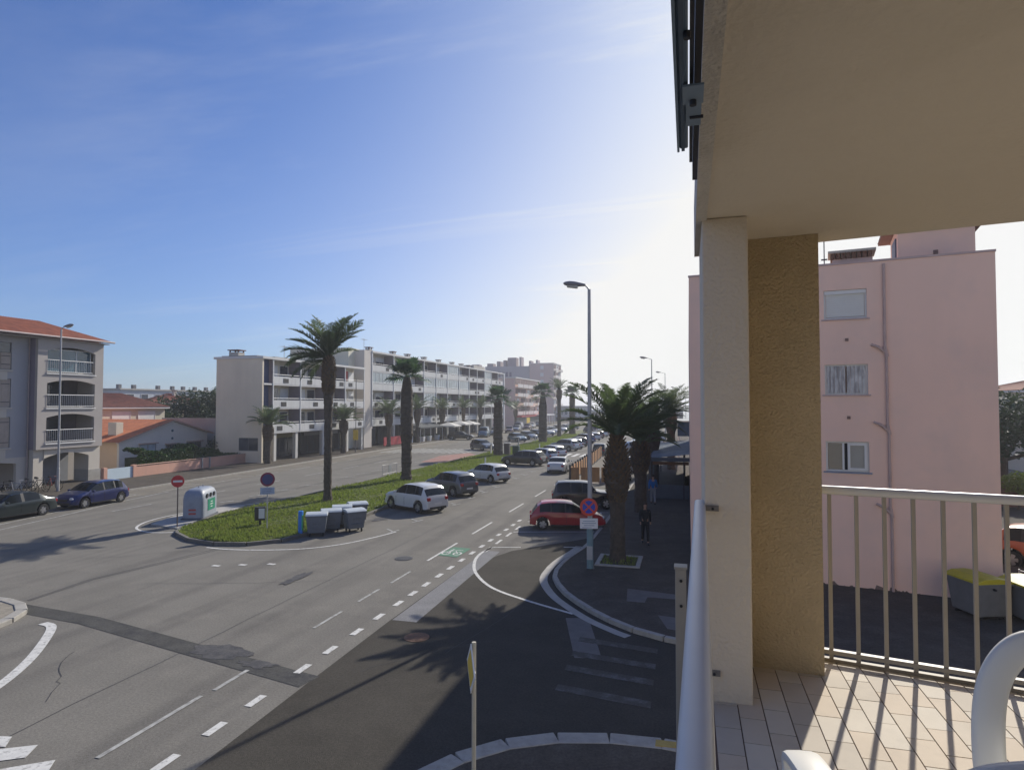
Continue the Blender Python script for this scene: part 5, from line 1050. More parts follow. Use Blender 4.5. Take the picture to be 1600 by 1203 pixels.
# far houses on the left horizon
def simple_house(label, x0, x1, y0, y1, h, rh, wall, roof=None, name='house', chim=True, hip=False):
    t = thing(name, label, 'house', ((x0+x1)/2, (y0+y1)/2, 0)); b = MB(); b.box(x0, x1, y0, y1, 0, h); b.build('wall', wall, t)
    b = MB(); xm = (x0+x1)/2; e = .45; hy = min((y1-y0)/2-.2, (x1-x0)/2) if hip else 0
    tiled(b, (x1+e, y0-e, h), (x1+e, y1+e, h), (xm, y0-e+hy, h+rh), (xm, y1+e-hy, h+rh)); tiled(b, (x0-e, y0-e, h), (x0-e, y1+e, h), (xm, y0-e+hy, h+rh), (xm, y1+e-hy, h+rh))
    if hip:
        tiled(b, (x0-e, y0-e, h), (x1+e, y0-e, h), (xm, y0-e+hy, h+rh), (xm, y0-e+hy, h+rh)); tiled(b, (x0-e, y1+e, h), (x1+e, y1+e, h), (xm, y1+e-hy, h+rh), (xm, y1+e-hy, h+rh))
    b.build('roof', roof or M_tile, t)
    b = MB(); b.box(x0-e+.05, x1+e-.05, y0-e+.05, y1+e-.05, h-.2, h-.01); b.build('eaves', M_white, t)
    if not hip:
        for yy in (y0, y1-.2): g_ = MB(); P = [(x0, h), (x1, h), (xm, h+rh-.05)]; g_.v = [(p[0], yy, p[1]) for p in P]+[(p[0], yy+.2, p[1]) for p in P]; g_.f = [(0, 1, 2), (5, 4, 3), (0, 3, 4, 1), (1, 4, 5, 2), (2, 5, 3, 0)]; g_.m = [0]*5; g_.build('gable', wall, t)
    if chim: chimney(xm+1, (y0+y1)/2, h+rh*.6, .5, .6, rh*.4+.4, t, mat('pale_render', (.46, .43, .38)))
    return t
H2 = simple_house('house with a brown red hipped roof and white eaves behind the chimney roof', -69, -62, 49, 64.5, 6.0, 1.6, mat('house_white_cream', (.62, .58, .46), .85, .06, .5), M_tile2, hip=True)
window_x(-61.99, 60.5, 63.0, 4.2, 5.5, H2, glass=M_white, mull=0); window_x(-61.99, 57, 59.5, 4.2, 5.5, H2, glass=M_white, mull=0)
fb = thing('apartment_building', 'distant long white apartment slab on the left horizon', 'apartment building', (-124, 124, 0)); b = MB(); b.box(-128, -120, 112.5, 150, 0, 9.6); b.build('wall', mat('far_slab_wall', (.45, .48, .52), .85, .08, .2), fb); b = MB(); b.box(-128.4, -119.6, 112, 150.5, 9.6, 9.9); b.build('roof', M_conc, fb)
for y in (115, 119, 126, 130.5, 134, 138, 142): b = MB(); b.box(-124, -123.3, y, y+.8, 9.9, 10.9); b.build('chimney', M_dk, fb)
for i in range(9):
    for k in range(2): window_x(-119.98, 114+i*3.9, 116+i*3.9, 4.9+k*2.4, 6.3+k*2.4, fb, mull=0)
simple_house('ochre house with a pale red roof just left of the big dark tree', -99, -91, 96, 104, 6.6, 1.8, mat('ochre_wall', (.42, .34, .26), .9, .1, .5), hip=True)
simple_house('low red-roofed house at the far left behind the dark tree top', -95, -86, 78, 90, 5.6, 1.5, mat('house_white_cream', (.62, .58, .46)), hip=True)
# ------------------------------------------------------------------ white gable house, garden wall, gate
t = thing('house', 'low white house with orange tiled roof, its gable towards the avenue', 'house', (-57, 54.5, 0)); Hh = t
M_hw = mat('house_wall_white', (.78, .72, .62), .88, .05, .6, .15, 20); M_pe_bounce = mat('peach_wall_bounce_lit', (.82, .60, .38), .88, .05, .6)  # peach base brightened to put bounced light into the side wall
b = MB(); b.box(-62, -52.26, 48.9, 60.2, 0, 2.75); b.build('wall', M_pe_bounce, t)
g_ = MB(); P = [(48.7, 0), (60.2, 0), (60.2, 3.15), (55.1, 4.55), (48.7, 2.72)]; g_.v = [(-52.0, y, z) for y, z in P]+[(-52.25, y, z) for y, z in P]; n = 5; g_.f = [tuple(range(n)), tuple(2*n-1-i for i in range(n))]+[(i, n+i, n+(i+1) % n, (i+1) % n) for i in range(n)]; g_.m = [0]*len(g_.f); g_.build('gable_wall', M_hw, t)
b = MB(); tiled(b, (-62.3, 48.3, 2.68), (-51.7, 48.3, 2.68), (-62.3, 55.1, 4.68), (-51.7, 55.1, 4.68)); tiled(b, (-62.3, 60.9, 3.1), (-51.7, 60.9, 3.1), (-62.3, 55.1, 4.68), (-51.7, 55.1, 4.68)); b.build('roof', mat('roof_tile_orange', (.50, .17, .075), .85, .2, 2.0, .3, 20, blotch=(1.6, (.34, .11, .06), .5, .7, .6)), t)
b = MB(); ribbon_ = [((48.3, 2.56), (55.1, 4.56)), ((55.1, 4.56), (60.9, 2.98))]
for (a, c) in ribbon_: k = len(b.v); b.v += [(-51.72, a[0], a[1]), (-51.72, c[0], c[1]), (-51.72, c[0], c[1]+.12), (-51.72, a[0], a[1]+.12), (-52.0, a[0], a[1]), (-52.0, c[0], c[1]), (-52.0, c[0], c[1]+.12), (-52.0, a[0], a[1]+.12)]; b.f += [tuple(k+i for i in q) for q in ((0, 1, 2, 3), (7, 6, 5, 4), (0, 4, 5, 1), (3, 2, 6, 7), (0, 3, 7, 4), (1, 5, 6, 2))]; b.m += [0]*6
b.build('verge_board', mat('verge_pinkish', (.55, .40, .32), .8), t)
chimney(-54.5, 50.6, 2.9, 1.0, .8, 1.6, t, mat('chimney_cream', (.66, .60, .48), .85, .06, 1), cap=False)
for (a, c, z0, z1, sh) in ((51.0, 53.0, 1.2, 2.35, 1), (54.3, 55.9, .9, 2.15, 0), (57.2, 59.2, 1.2, 2.25, 0)):
    w_ = window_x(-51.99, a, c, z0, z1, t, glass=M_bglass if not sh else mat('shutter_blue_grey', (.45, .52, .56), .7), mull=1, frame=mat('grey_frame', (.3, .3, .3), .6)); b = MB(); b.box(-52.0, -51.7, a-.12, c+.12, z1, z1+.10); b.build('lintel', mat('verge_pinkish', (.55, .40, .32)), w_)
for z in (3.55, 2.75): b = MB(); b.tube([(-52.01, 55.15, z), (-51.95, 55.15, z)], .13, 12); b.build('round_vent', mat('vent_dark', (.10, .16, .18), .6), t)
t = thing('garden_wall', 'low salmon pink garden wall along the left pavement', 'wall', (-45.5, 52, 0)); M_pkw = mat('salmon_wall', (.66, .37, .27), .88, .07, .8, streak=((1, 1, .3), (.5, .3, .24), .52, .75, .6))
for a, c in ((44.3, 51.85), (52.0, 52.85), (53.0, 60.2)): b = MB(); b.box(-45.6, -45.4, a, c, 0, .97+.06*(a > 50)); b.build('wall_panel', M_pkw, t)
for y in (51.92, 52.92): b = MB(); b.box(-45.55, -45.32, y-.06, y+.06, 0, 1.15); b.build('downpipe', mat('grey_frame', (.3, .3, .3)), t)
b = MB(); b.box(-45.64, -45.36, 44.3, 60.2, 1.035, 1.09); b.build('coping', mat('coping_pink', (.58, .36, .28), .85, .1, 2), t)
t = thing('garden_gate', 'white sliding gate beside the grey building, left end of the pink wall', 'gate', (-45.5, 42.5, 0))
b = MB(); b.box(-45.52, -45.44, 41.5, 44.0, .08, 1.02); b.build('panel', mat('gate_white', (.55, .66, .72), .6, .04, 1), t)
for y in (41.25, 44.1): b = MB(); b.box(-45.66, -45.36, y-.16, y+.16, 0, 1.15); b.build('gate_post', M_pkw, t)
b = MB(); b.box(-49.2, -49.0, 60.3, 64.0, 0, 4.9); b.box(-60, -49.2, 62, 62.2, 0, 4.7); tag(b.build('boundary_wall', mat('grey_boundary', (.36, .36, .34), .9, .1, .6)), 'tall plain grey wall between the gable house and the apartment block', 'wall')

# ------------------------------------------------------------------ grey building with arcaded balconies, far left
t = thing('balcony_building', 'grey rendered four-storey building with red tiled roof and arched balconies at the left', 'apartment building', (-50, 35, 0)); LB = t
M_lw = mat('grey_render', (.42, .385, .355), .9, .05, .5, .2, 25); M_lw2 = mat('grey_render_blue', (.42, .41, .41), .9, .05, .5, .2, 25); M_lcream = mat('cream_render', (.58, .53, .45), .88, .05, .5); M_lside = mat('mauve_reveal', (.24, .21, .26), .85, .06, 1); M_shut = mat('wood_shutter_beige', (.42, .35, .29), .75, .12, 2, streak=((6, 6, .4), (.33, .27, .22), .5, .7, .5))
def arch_open(b, x0, x1, y0, y1, zb, zt, oy0, oy1, oz0, ozs, rise, n=12):
    """wall slab x0..x1 facing +X between y0,y1 and zb,zt with a segmental-arched opening"""
    b.box(x0, x1, y0, oy0, zb, zt); b.box(x0, x1, oy1, y1, zb, zt)
    if oz0 > zb+.01: b.box(x0, x1, oy0, oy1, zb, oz0)
    for i in range(n):
        a, c = oy0+(oy1-oy0)*i/n, oy0+(oy1-oy0)*(i+1)/n; za = ozs+rise*(1-(2*i/n-1)**2); zc = ozs+rise*(1-(2*(i+1)/n-1)**2); k = len(b.v)
        b.v += [(x0, a, za), (x0, c, zc), (x0, c, zt), (x0, a, zt), (x1, a, za), (x1, c, zc), (x1, c, zt), (x1, a, zt)]
        b.f += [(k, k+1, k+5, k+4), (k+4, k+5, k+6, k+7), (k+3, k+2, k+1, k), (k+3, k+7, k+6, k+2)]; b.m += [0]*4
b = MB(); b.box(-56, -48.8, 18, 41.6, 0, 11.2); b.build('rear_mass', M_lw, t)
# recessed left part of the front with shuttered windows and ground arch
b = MB()
zl = [3.3, 5.95, 8.6, 11.2]
WL = [(3.15, 5.35), (6.05, 8.1), (8.75, 10.7)]
b.box(-47.35, -47.1, 18, 32.6, 2.4, 11.2); b.box(-47.35, -47.1, 34.9, 36.19, 2.4, 11.2)
zc = 2.4
for z0, z1 in WL: b.box(-47.35, -47.1, 32.6, 34.9, zc, z0); zc = z1
b.box(-47.35, -47.1, 32.6, 34.9, zc, 11.2); b.build('front_wall', M_lw2, t)
b = MB(); arch_open(b, -47.35, -47.1, 26, 36.19, 0, 2.4, 27.0, 35.4, 0.0, 1.95, .32); b.build('ground_arcade', M_lcream, t)
for z0, z1 in WL:
    for j, (a, c) in enumerate(((32.65, 33.35), (33.4, 34.1), (34.15, 34.85))):
        b = MB(); b.box(-47.22, -47.14, a, c, z0+.03, z1-.03 if z0 < 8 else z1-.75); so_ = b.build('shutter', M_shut, t)
        for zz in (z0+.35, z1-.4 if z0 < 8 else z1-1.0): b = MB(); b.box(-47.14, -47.11, a+.05, c-.05, zz, zz+.05); b.build('hinge', M_dk, so_)
    if z0 > 8: b = MB(); b.box(-47.25, -47.2, 32.65, 34.85, z1-.72, z1-.02); b.build('window_pane', M_bglass, t)
    b = MB(); b.box(-47.1, -47.0, 32.5, 34.95, z0-.12, z0-.02); b.build('sill', M_lcream, t)
    b = MB(); b.box(-47.095, -47.07, 31, 34.6, z0-.75, z0-.14); b.build('cream_band', M_lcream, t)
# projecting bay with three arched balconies
for (zb, zt, oz0, ozs, rise) in ((2.9, 5.75, 3.38, 5.25, .28), (5.75, 8.35, 6.0, 7.85, .28), (8.35, 11.15, 8.62, 10.3, .35)):
    b = MB(); arch_open(b, -46.55, -46.3, 36.2, 41.7, zb, zt, 36.95, 40.95, oz0, ozs, rise); b.build('balcony_front', M_lw, t)
b = MB(); b.box(-47.09, -46.56, 36.2, 36.42, 2.9, 11.15); b.build('bay_side_wall', M_lside, t)
b = MB(); b.box(-48.8, -46.56, 41.45, 41.7, 2.9, 11.15); b.build('bay_side_wall', M_lw, t)
for z in (2.9, 5.95, 8.55): b = MB(); b.box(-48.79, -46.56, 36.43, 41.44, z, z+.18); b.build('balcony_floor', M_conc, t)
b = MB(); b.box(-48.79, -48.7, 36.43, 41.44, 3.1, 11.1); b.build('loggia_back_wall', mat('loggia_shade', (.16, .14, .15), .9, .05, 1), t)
for z in (3.2, 6.2): window_x(-48.69, 37.5, 40.2, z, z+1.9, t, frame=M_dk, mull=1)
for z0, y1 in ((3.38, 40.7), (6.03, 40.75), (8.66, 40.6)):
    b = MB(); b.tube([(-46.25, 36.9, z0+.95), (-46.25, y1+.1, z0+.95)], .03, 6); b.tube([(-46.25, 36.9, z0+.08), (-46.25, y1+.1, z0+.08)], .02, 6); ro = b.build('balcony_rail', M_white, t)
    for i in range(24): y = 37.0+i*(y1-37)/23; b = MB(); b.tube([(-46.25, y, z0+.08), (-46.25, y, z0+.95)], .013, 5); b.build('baluster', M_white, ro)
    b = MB(); b.box(-46.3, -46.2, 36.85, 41.0, z0-.12, z0-.05); b.build('ledge', M_white, t)
window_x(-46.75, 37.0, 40.9, 8.62, 10.5, t, glass=mat('blue_loggia_glass', (.06, .13, .17), .08, .2, 1, spec=.8), mull=2)
# ground floor under the bay: white pillar, sloped right wall, passage
b = MB(); b.box(-47.05, -46.6, 36.25, 37.0, 0, 2.9); b.build('white_pillar', M_lcream, t)
b = MB(); b.box(-48.0, -46.5, 40.7, 41.7, 0, 2.9); b.build('right_pillar', M_lcream, t); b = MB(); b.box(-47.9, -46.45, 40.65, 41.75, 0, 1.05); b.build('stone_base', M_conc, t)
b = MB(); arch_open(b, -46.62, -46.5, 37.0, 40.7, 2.1, 2.9, 37.01, 40.69, 2.1, 2.2, .35); b.build('ground_arch', M_lcream, t)
b = MB(); b.box(-48.78, -48.6, 37, 40.7, 0.1, 2.9); b.build('passage_wall', mat('passage_grey', (.25, .26, .28), .9, .1, 1), t)
b = MB(); tiled(b, (-45.8, 17, 11.35), (-45.8, 42.2, 11.35), (-50.4, 17, 12.95), (-50.4, 39.4, 12.95)); tiled(b, (-55.6, 17, 11.35), (-55.6, 42.2, 11.35), (-50.4, 17, 12.95), (-50.4, 39.4, 12.95)); tiled(b, (-55.6, 42.2, 11.35), (-45.8, 42.2, 11.35), (-50.4, 39.4, 12.95), (-50.4, 39.4, 12.95)); b.build('roof', M_tile, t)
b = MB(); b.box(-48.6, -46.0, 17, 42.0, 11.16, 11.22); b.build('eaves_soffit', M_lw, t)
b = MB(); b.tube([(-45.72, 17, 11.33), (-45.72, 42.2, 11.33)], .075, 8); b.tube([(-47.0, 36.1, 11.25), (-47.0, 36.1, .2)], .045, 6); b.build('gutter', mat('gutter_pinkish', (.45, .36, .33), .6), t)

# ------------------------------------------------------------------ veranda on the right pavement, before the pink wall
t = thing('restaurant_veranda', 'dark restaurant veranda with corrugated grey roof beside the pink building', 'veranda', (-1.3, 50, .12))
b = MB(); n = 60
for i in range(n):
    y0_, y1_ = 43+i*.29, 43+(i+1)*.29
    for (u0, u1, h0, h1) in ((0, .33, 0, .05), (.33, .66, .05, .05), (.66, 1, .05, 0)):
        a, c = y0_+u0*.29, y0_+u1*.29; b.face([(-2.5, a, 2.72+h0), (.05, a, 3.02+h0), (.05, c, 3.02+h1), (-2.5, c, 2.72+h1)])
b.build('corrugated_roof', mat('sheet_roof', (.17, .20, .22), .5, .25, .8, blotch=(.5, (.30, .34, .36), .5, .7, .7)), t)
b = MB(); b.box(-2.58, -2.44, 43, 60.3, 2.58, 2.76); b.box(-2.58, .05, 42.86, 43.0, 2.55, 2.80); b.build('fascia', mat('fascia_bluegrey', (.10, .12, .14), .6), t)
for y in (43.1, 47.3, 51.5, 55.8, 60.2): b = MB(); b.box(-2.52, -2.42, y-.05, y+.05, .12, 2.6); b.build('post', M_dk, t)
b = MB(); b.box(-2.35, .0, 43.1, 43.16, .12, 1.0); b.build('screen', mat('screen_grey', (.09, .11, .14), .6), t); b = MB(); b.box(-2.3, 0, 43.2, 43.24, 2.3, 2.5); b.build('orange_valance', mat('valance_orange', (.20, .10, .05), .8), t)
b = MB(); b.box(-.35, -.3, 43, 60, .12, 2.9); b.build('inner_wall', M_dark, t)
t = thing('blue_awning', 'dark blue flat awning beyond the corrugated roof at the edge of the pink wall', 'awning', (-.4, 66, 0)); b = MB(); b.box(-1.0, .4, 62, 72, 3.3, 4.6); b.build('valance', mat('awning_navy', (.02, .05, .10), .8), t); b = MB(); b.box(-1.2, .4, 61.8, 72.2, 4.6, 4.72); b.build('roof', mat('sheet_roof', (.17, .20, .22)), t)
for y in (62.2, 71.8): b = MB(); b.box(-.98, -.9, y-.05, y+.05, .1, 3.3); b.build('post', M_white, t)

# ------------------------------------------------------------------ pink building
t = thing('pink_apartment_building', 'plain pink four-storey building with a white-shuttered window column, across the side street', 'apartment building', (4.5, 35, 0)); PK = t
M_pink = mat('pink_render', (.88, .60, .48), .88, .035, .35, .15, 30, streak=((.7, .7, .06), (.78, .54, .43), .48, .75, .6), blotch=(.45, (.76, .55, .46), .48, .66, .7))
a0 = Vector((.05, 24.9)); ux = Vector((9.24, -1.73)).normalized(); uy = Vector((-ux.y, ux.x))
def W2(s, d): p = a0+ux*s+uy*d; return (p.x, p.y)
def wbox(b, s0, s1, d0, d1, z0, z1): b.prism([W2(s0, d0), W2(s1, d0), W2(s1, d1), W2(s0, d1)], z0, z1)
WZ = [(3.95, 4.97), (6.56, 7.58), (9.14, 10.13)]; s0, s1 = 4.56, 5.86
b = MB(); wbox(b, 0, s0, 0, .25, 0, 11.0); wbox(b, s1, 9.40, 0, .25, 0, 11.0); zc = 0
for z0, z1 in WZ: wbox(b, s0, s1, 0, .25, zc, z0); zc = z1
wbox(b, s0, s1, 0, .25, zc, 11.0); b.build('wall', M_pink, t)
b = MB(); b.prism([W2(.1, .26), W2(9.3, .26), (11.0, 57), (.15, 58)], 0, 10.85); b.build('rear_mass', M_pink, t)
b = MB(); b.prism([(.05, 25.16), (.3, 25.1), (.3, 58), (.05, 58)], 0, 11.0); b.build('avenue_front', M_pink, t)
b = MB(); wbox(b, -.02, 9.42, -.03, .28, 11.0, 11.07); b.build('parapet_cap', mat('cap_pink', (.50, .37, .35), .8, .1, 2), t)
M_mold = mat('mould_stain', (.20, .145, .12), .95, .3, 3)
b = MB()
hs_ = [.16]
for k in range(190): hs_.append(min(.42, max(.05, hs_[-1]+rnd.uniform(-.05, .05)+(.14-hs_[-1])*.12+(rnd.uniform(.05, .14) if rnd.random() < .04 else 0))))
for k in range(188): q0, q1 = W2(k*.05, -.006), W2(k*.05+.05, -.006); b.face([(q0[0], q0[1], .0), (q1[0], q1[1], .0), (q1[0], q1[1], hs_[k+1]), (q0[0], q0[1], hs_[k])])
o = b.build('mould_stain', M_mold, t)
for i, (z0, z1) in enumerate(WZ):
    b = MB(); f = .06
    wbox(b, s0, s1, .08, .14, z0, z0+f); wbox(b, s0, s1, .08, .14, z1-f, z1); wbox(b, s0, s0+f, .08, .14, z0+f, z1-f); wbox(b, s1-f, s1, .08, .14, z0+f, z1-f)
    fo = b.build('window', M_wframe, t); b = MB(); wbox(b, s0-.08, s1+.08, -.05, .08, z0-.05, z0); b.build('sill', mat('sill_pink', (.50, .38, .36), .8) if i else mat('sill_blue', (.24, .28, .36), .7), fo)
    if i == 2:
        for k in range(11): b = MB(); wbox(b, s0+.07, s1-.07, .10, .115, z0+.08+k*.078, z0+.08+k*.078+.074); b.build('shutter_slat', mat('blue_white_slat', (.66, .66, .62), .6, .04, 3), fo)
        b = MB(); wbox(b, s0+.02, s1-.02, .04, .10, z1-.14, z1-.01); b.build('shutter_box', M_wframe, fo)
    elif i == 1:
        sm_ = mat('weathered_white_wood', (.55, .54, .52), .8, .15, 4, .4, 30, streak=((14, 14, 2.2), (.30, .28, .28), .45, .6, .9))
        for a, c in ((s0+.06, s0+.63), (s0+.67, s1-.06)):
            for k in range(5): w0 = (c-a)/5; b = MB(); wbox(b, a+k*w0+.004, a+(k+1)*w0-.004, .05, .085, z0+.05, z1-.05); b.build('shutter_board', sm_, fo)
    else:
        b = MB(); wbox(b, s0+.07, s0+.55, .10, .11, z0+.07, z1-.07); b.build('pane', M_bglass, fo); b = MB(); wbox(b, s0+.72, s1-.12, .085, .095, z0+.12, z1-.12); b.build('curtained_pane', mat('curtain_grey', (.34, .33, .29), .6, .05, 3), fo)
        b = MB(); wbox(b, s0+.5, s0+.56, .04, .12, z0+.06, z1-.06); wbox(b, s0+.66, s0+.74, .04, .12, z0+.06, z1-.06); wbox(b, s1-.14, s1-.06, .04, .12, z0+.06, z1-.06); wbox(b, s0+.74, s1-.14, .04, .12, z0+.06, z0+.13); wbox(b, s0+.74, s1-.14, .04, .12, z1-.13, z1-.06); b.build('sash', M_wframe, fo)
        b = MB(); wbox(b, s0+.565, s0+.655, .14, .15, z0+.06, z1-.06); b.build('dark_gap', M_dark, fo)
b = MB(); M_pipe = mat('pipe_pink', (.50, .36, .32), .6, .1, 3)
def pp(s, d, z): x, y = W2(s, d); return (x, y, z)
zs_ = [(10.9, 8.12), (7.85, 5.55), (5.28, 2.85), (2.6, .1)]
for k, (za, zb_) in enumerate(zs_): ss = 6.37+.035*k; b.tube([pp(ss, -.07, za), pp(ss, -.07, zb_)], .042, 8)
for k, z in enumerate((8.0, 5.42, 2.72)): ss = 6.39+.035*k; b.tube([pp(ss-.42, -.05, z+.22), pp(ss-.2, -.10, z+.12), pp(ss+.02, -.07, z-.1)], .045, 8); b.tube([pp(ss-.03, -.07, z+.15), pp(ss+.03, -.07, z-.2)], .055, 8)
b.build('drain_pipe', M_pipe, t)
for s_, z in ((5.25, 8.42), (5.27, 5.78), (5.27, 3.2)): b = MB(); wbox(b, s_-.05, s_+.05, -.04, 0, z-.05, z+.05); b.build('vent_stub', mat('vent_brown', (.20, .12, .10), .7), t)
c1 = MB(); wbox(c1, 4.85, 6.1, .7, 1.5, 10.85, 11.33); co_ = c1.build('roof_chimney', mat('chimney_pinkish', (.50, .38, .35), .85), t); b = MB()
for k in range(8): wbox(b, 4.80+k*.165, 4.93+k*.165, .62, 1.58, 11.33, 11.52)
b.build('brick_vent', mat('brick_brown', (.14, .07, .05), .9, .3, 4), co_); b = MB(); wbox(b, 4.72, 6.2, .5, 1.7, 11.52, 11.60); b.build('cap', mat('cap_pale', (.42, .38, .33), .85), co_)
b = MB(); b.tube([pp(4.6, .9, 10.9), pp(4.6, .9, 13.5)], .02, 6); b.tube([pp(4.5, .9, 11.4), pp(4.7, .9, 11.4)], .03, 6); b.build('antenna', M_dk, t)
b = MB(); wbox(b, 6.95, 9.2, 1.7, 4.4, 10.85, 12.55); ho = b.build('roof_hut', M_pink, t); b = MB(); wbox(b, 6.90, 6.95, 2.2, 3.4, 10.9, 12.2); b.build('hut_louvre', mat('louvre_blue', (.12, .14, .20), .6), ho)
b = MB(); wbox(b, 8.0, 8.13, 1.62, 1.7, 11.42, 11.55); b.build('vent_stub', mat('vent_brown', (.20, .12, .10)), ho)
b = MB(); q = [W2(6.55, 1.3), W2(9.6, 1.3), W2(9.6, 4.8), W2(6.55, 4.8)]; mx_ = W2(7.6, 3.0); mx2 = W2(8.5, 3.0)
T3 = lambda p, z: (p[0], p[1], z)
tiled(b, T3(q[0], 12.6), T3(q[1], 12.6), T3(mx_, 13.3), T3(mx2, 13.3)); tiled(b, T3(q[1], 12.6), T3(q[2], 12.6), T3(mx2, 13.3), T3(mx2, 13.3)); tiled(b, T3(q[3], 12.6), T3(q[0], 12.6), T3(mx_, 13.3), T3(mx_, 13.3)); tiled(b, T3(q[2], 12.6), T3(q[3], 12.6), T3(mx2, 13.3), T3(mx_, 13.3)); b.build('hut_roof', M_tile2, ho)
b = MB(); b.prism(q, 12.55, 12.60); b.build('hut_soffit', mat('soffit_brown', (.16, .08, .06), .9), ho)

# recycling bins with yellow lids below the pink wall
M_yl = mat('lid_yellow', (.50, .42, .02), .45, .1, 3, blotch=(4, (.33, .30, .05), .5, .7, .5)); M_wt = mat('wheelie_pale_grey', (.17, .17, .17), .5, .1, 4)
yp = {}
wheelie(8.1, 21.75, 20, 'grey wheelie bin with a dusty yellow lid against the pink wall, left of two', m=M_wt, lidm=M_yl, group='yellow-lidded bins by the pink wall', proto=yp)
wheelie(9.35, 21.45, 12, 'grey wheelie bin with a sunlit yellow lid, right of two by the pink wall', m=M_wt, lidm=M_yl, group='yellow-lidded bins by the pink wall', proto=yp)
# yard and houses seen right of the pink building
b = MB(); b.prism([(10.5, 24), (40, 20), (40, 60), (12.5, 60)], -.02, .02); struct('sunlit_yard', b, mat('yard_concrete', (.34, .31, .27), .9, .1, .6, .3, 30))
b = MB(); b.box(13.0, 40, 45, 45.25, 0, 1.6); tag(b.build('garden_wall', mat('brown_red_wall', (.22, .11, .08), .9, .15, 1)), 'low reddish garden wall at the right edge beyond the pink building', 'wall')
tree(21, 52, 7.5, [(0, 0, 5.0, 2.6, .9), (-1.2, .5, 6.6, 1.4, .9), (2, 1, 4.8, 2.2, .8), (-1.5, 0, 3.4, 2.0, .8), (3.5, 0, 3.2, 2.0, .8)], 'dark tree at the right edge beyond the pink building', 6000, .22, 12)
tree(18.5, 44.0, 2.4, [(0, 0, 1.7, .9, .7), (1.4, .3, 1.6, .9, .7), (2.8, 0, 1.8, .9, .7)], 'flowering yellow-green shrub on the garden wall at the right edge', 2200, .13, 14, m=foliage('yellow_shrub', (.14, .18, .03), (.30, .30, .05), 1.5, .2), cat='shrub')
simple_house('pale house with a tiled roof at the far right edge behind the dark tree', 30, 42, 70, 82, 7.6, 1.7, mat('house_white_cream', (.62, .58, .46)), hip=True)
b = MB(); 
t = thing('wire_fence', 'grey metal fence rails beside the yellow-lidded bins', 'fence', (9.8, 22.6, 0))
for z in (.9, 1.05): b = MB(); b.tube([(9.9, 23.6, z), (12.6, 18.2, z)], .02, 6); b.build('rail', M_pole, t)
for k in range(6): b = MB(); x, y = 9.9+2.7*k/5, 23.6-5.4*k/5; b.tube([(x, y, 0), (x, y, 1.1)], .025, 6); b.build('post', M_pole, t)

# ------------------------------------------------------------------ our own building and its corner balcony
t = thing('balcony_of_own_building', 'cream rendered corner loggia we look out from, with ceiling, pillars and tiled floor', 'building', (1.5, 1.5, 0)); OB = t
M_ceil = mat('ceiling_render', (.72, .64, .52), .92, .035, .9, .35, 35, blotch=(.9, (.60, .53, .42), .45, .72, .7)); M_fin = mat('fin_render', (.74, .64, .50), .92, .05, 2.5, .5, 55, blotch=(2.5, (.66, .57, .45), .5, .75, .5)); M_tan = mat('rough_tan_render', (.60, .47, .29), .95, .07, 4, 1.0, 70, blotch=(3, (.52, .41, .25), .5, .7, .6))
ln = lambda x, o=0: 4.14-.198*(x-.76)+o       # the loggia's far edge
FZ, CZ = 4.70, 7.17
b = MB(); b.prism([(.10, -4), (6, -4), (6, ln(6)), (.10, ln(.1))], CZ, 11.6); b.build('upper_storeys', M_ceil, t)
b = MB(); b.prism([(.045, -4), (.099, -4), (.099, ln(.1)), (.045, ln(.045))], CZ-.012, CZ+.30); b.build('slab_edge_lip', mat('edge_render', (.62, .58, .52), .92, .1, 4, .8, 45), t)
b = MB(); b.prism([(.02, -4), (6, -4), (6, ln(6, .06)), (.02, ln(.02, .06))], FZ-.26, FZ-.012); fl = b.build('floor_slab', M_conc, t)
b = MB(); b.prism([(.12, -4), (6, -4), (6, ln(6, .1)), (.12, ln(.12, .1))], -.0, FZ-.262); b.build('lower_storeys', mat('street_facade_cream', (.74, .68, .58), .9, .05, .5), t)
b = MB(); b.prism([(6.01, -4), (19, -4), (19, ln(19)), (6.01, ln(6.01))], 0, 11.6); b.build('bounce_wing', mat('street_facade_cream', (.74, .68, .58)), t)  # unseen wing added so its sunlit face bounces light onto the pink wall
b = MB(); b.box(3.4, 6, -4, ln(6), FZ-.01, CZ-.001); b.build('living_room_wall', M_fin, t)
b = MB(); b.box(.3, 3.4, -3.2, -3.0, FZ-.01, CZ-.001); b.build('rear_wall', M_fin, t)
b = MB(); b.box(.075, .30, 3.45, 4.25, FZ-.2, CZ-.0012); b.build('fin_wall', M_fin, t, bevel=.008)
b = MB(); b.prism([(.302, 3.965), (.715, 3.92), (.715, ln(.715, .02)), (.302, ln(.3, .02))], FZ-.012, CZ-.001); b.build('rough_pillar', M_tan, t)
# small metal brackets on the fin
for z, nm in ((5.66, 'rail_bracket'), (4.83, 'lower_bracket')): b = MB(); b.box(.055, .145, 3.438, 3.449, z, z+.028); o = b.build(nm, mat('bracket_grey', (.22, .20, .18), .6, .2, 30), t); b = MB(); b.tube([(.115, 3.437, z+.012), (.115, 3.43, z+.012)], .007, 8); b.build('screw', M_dark, o)
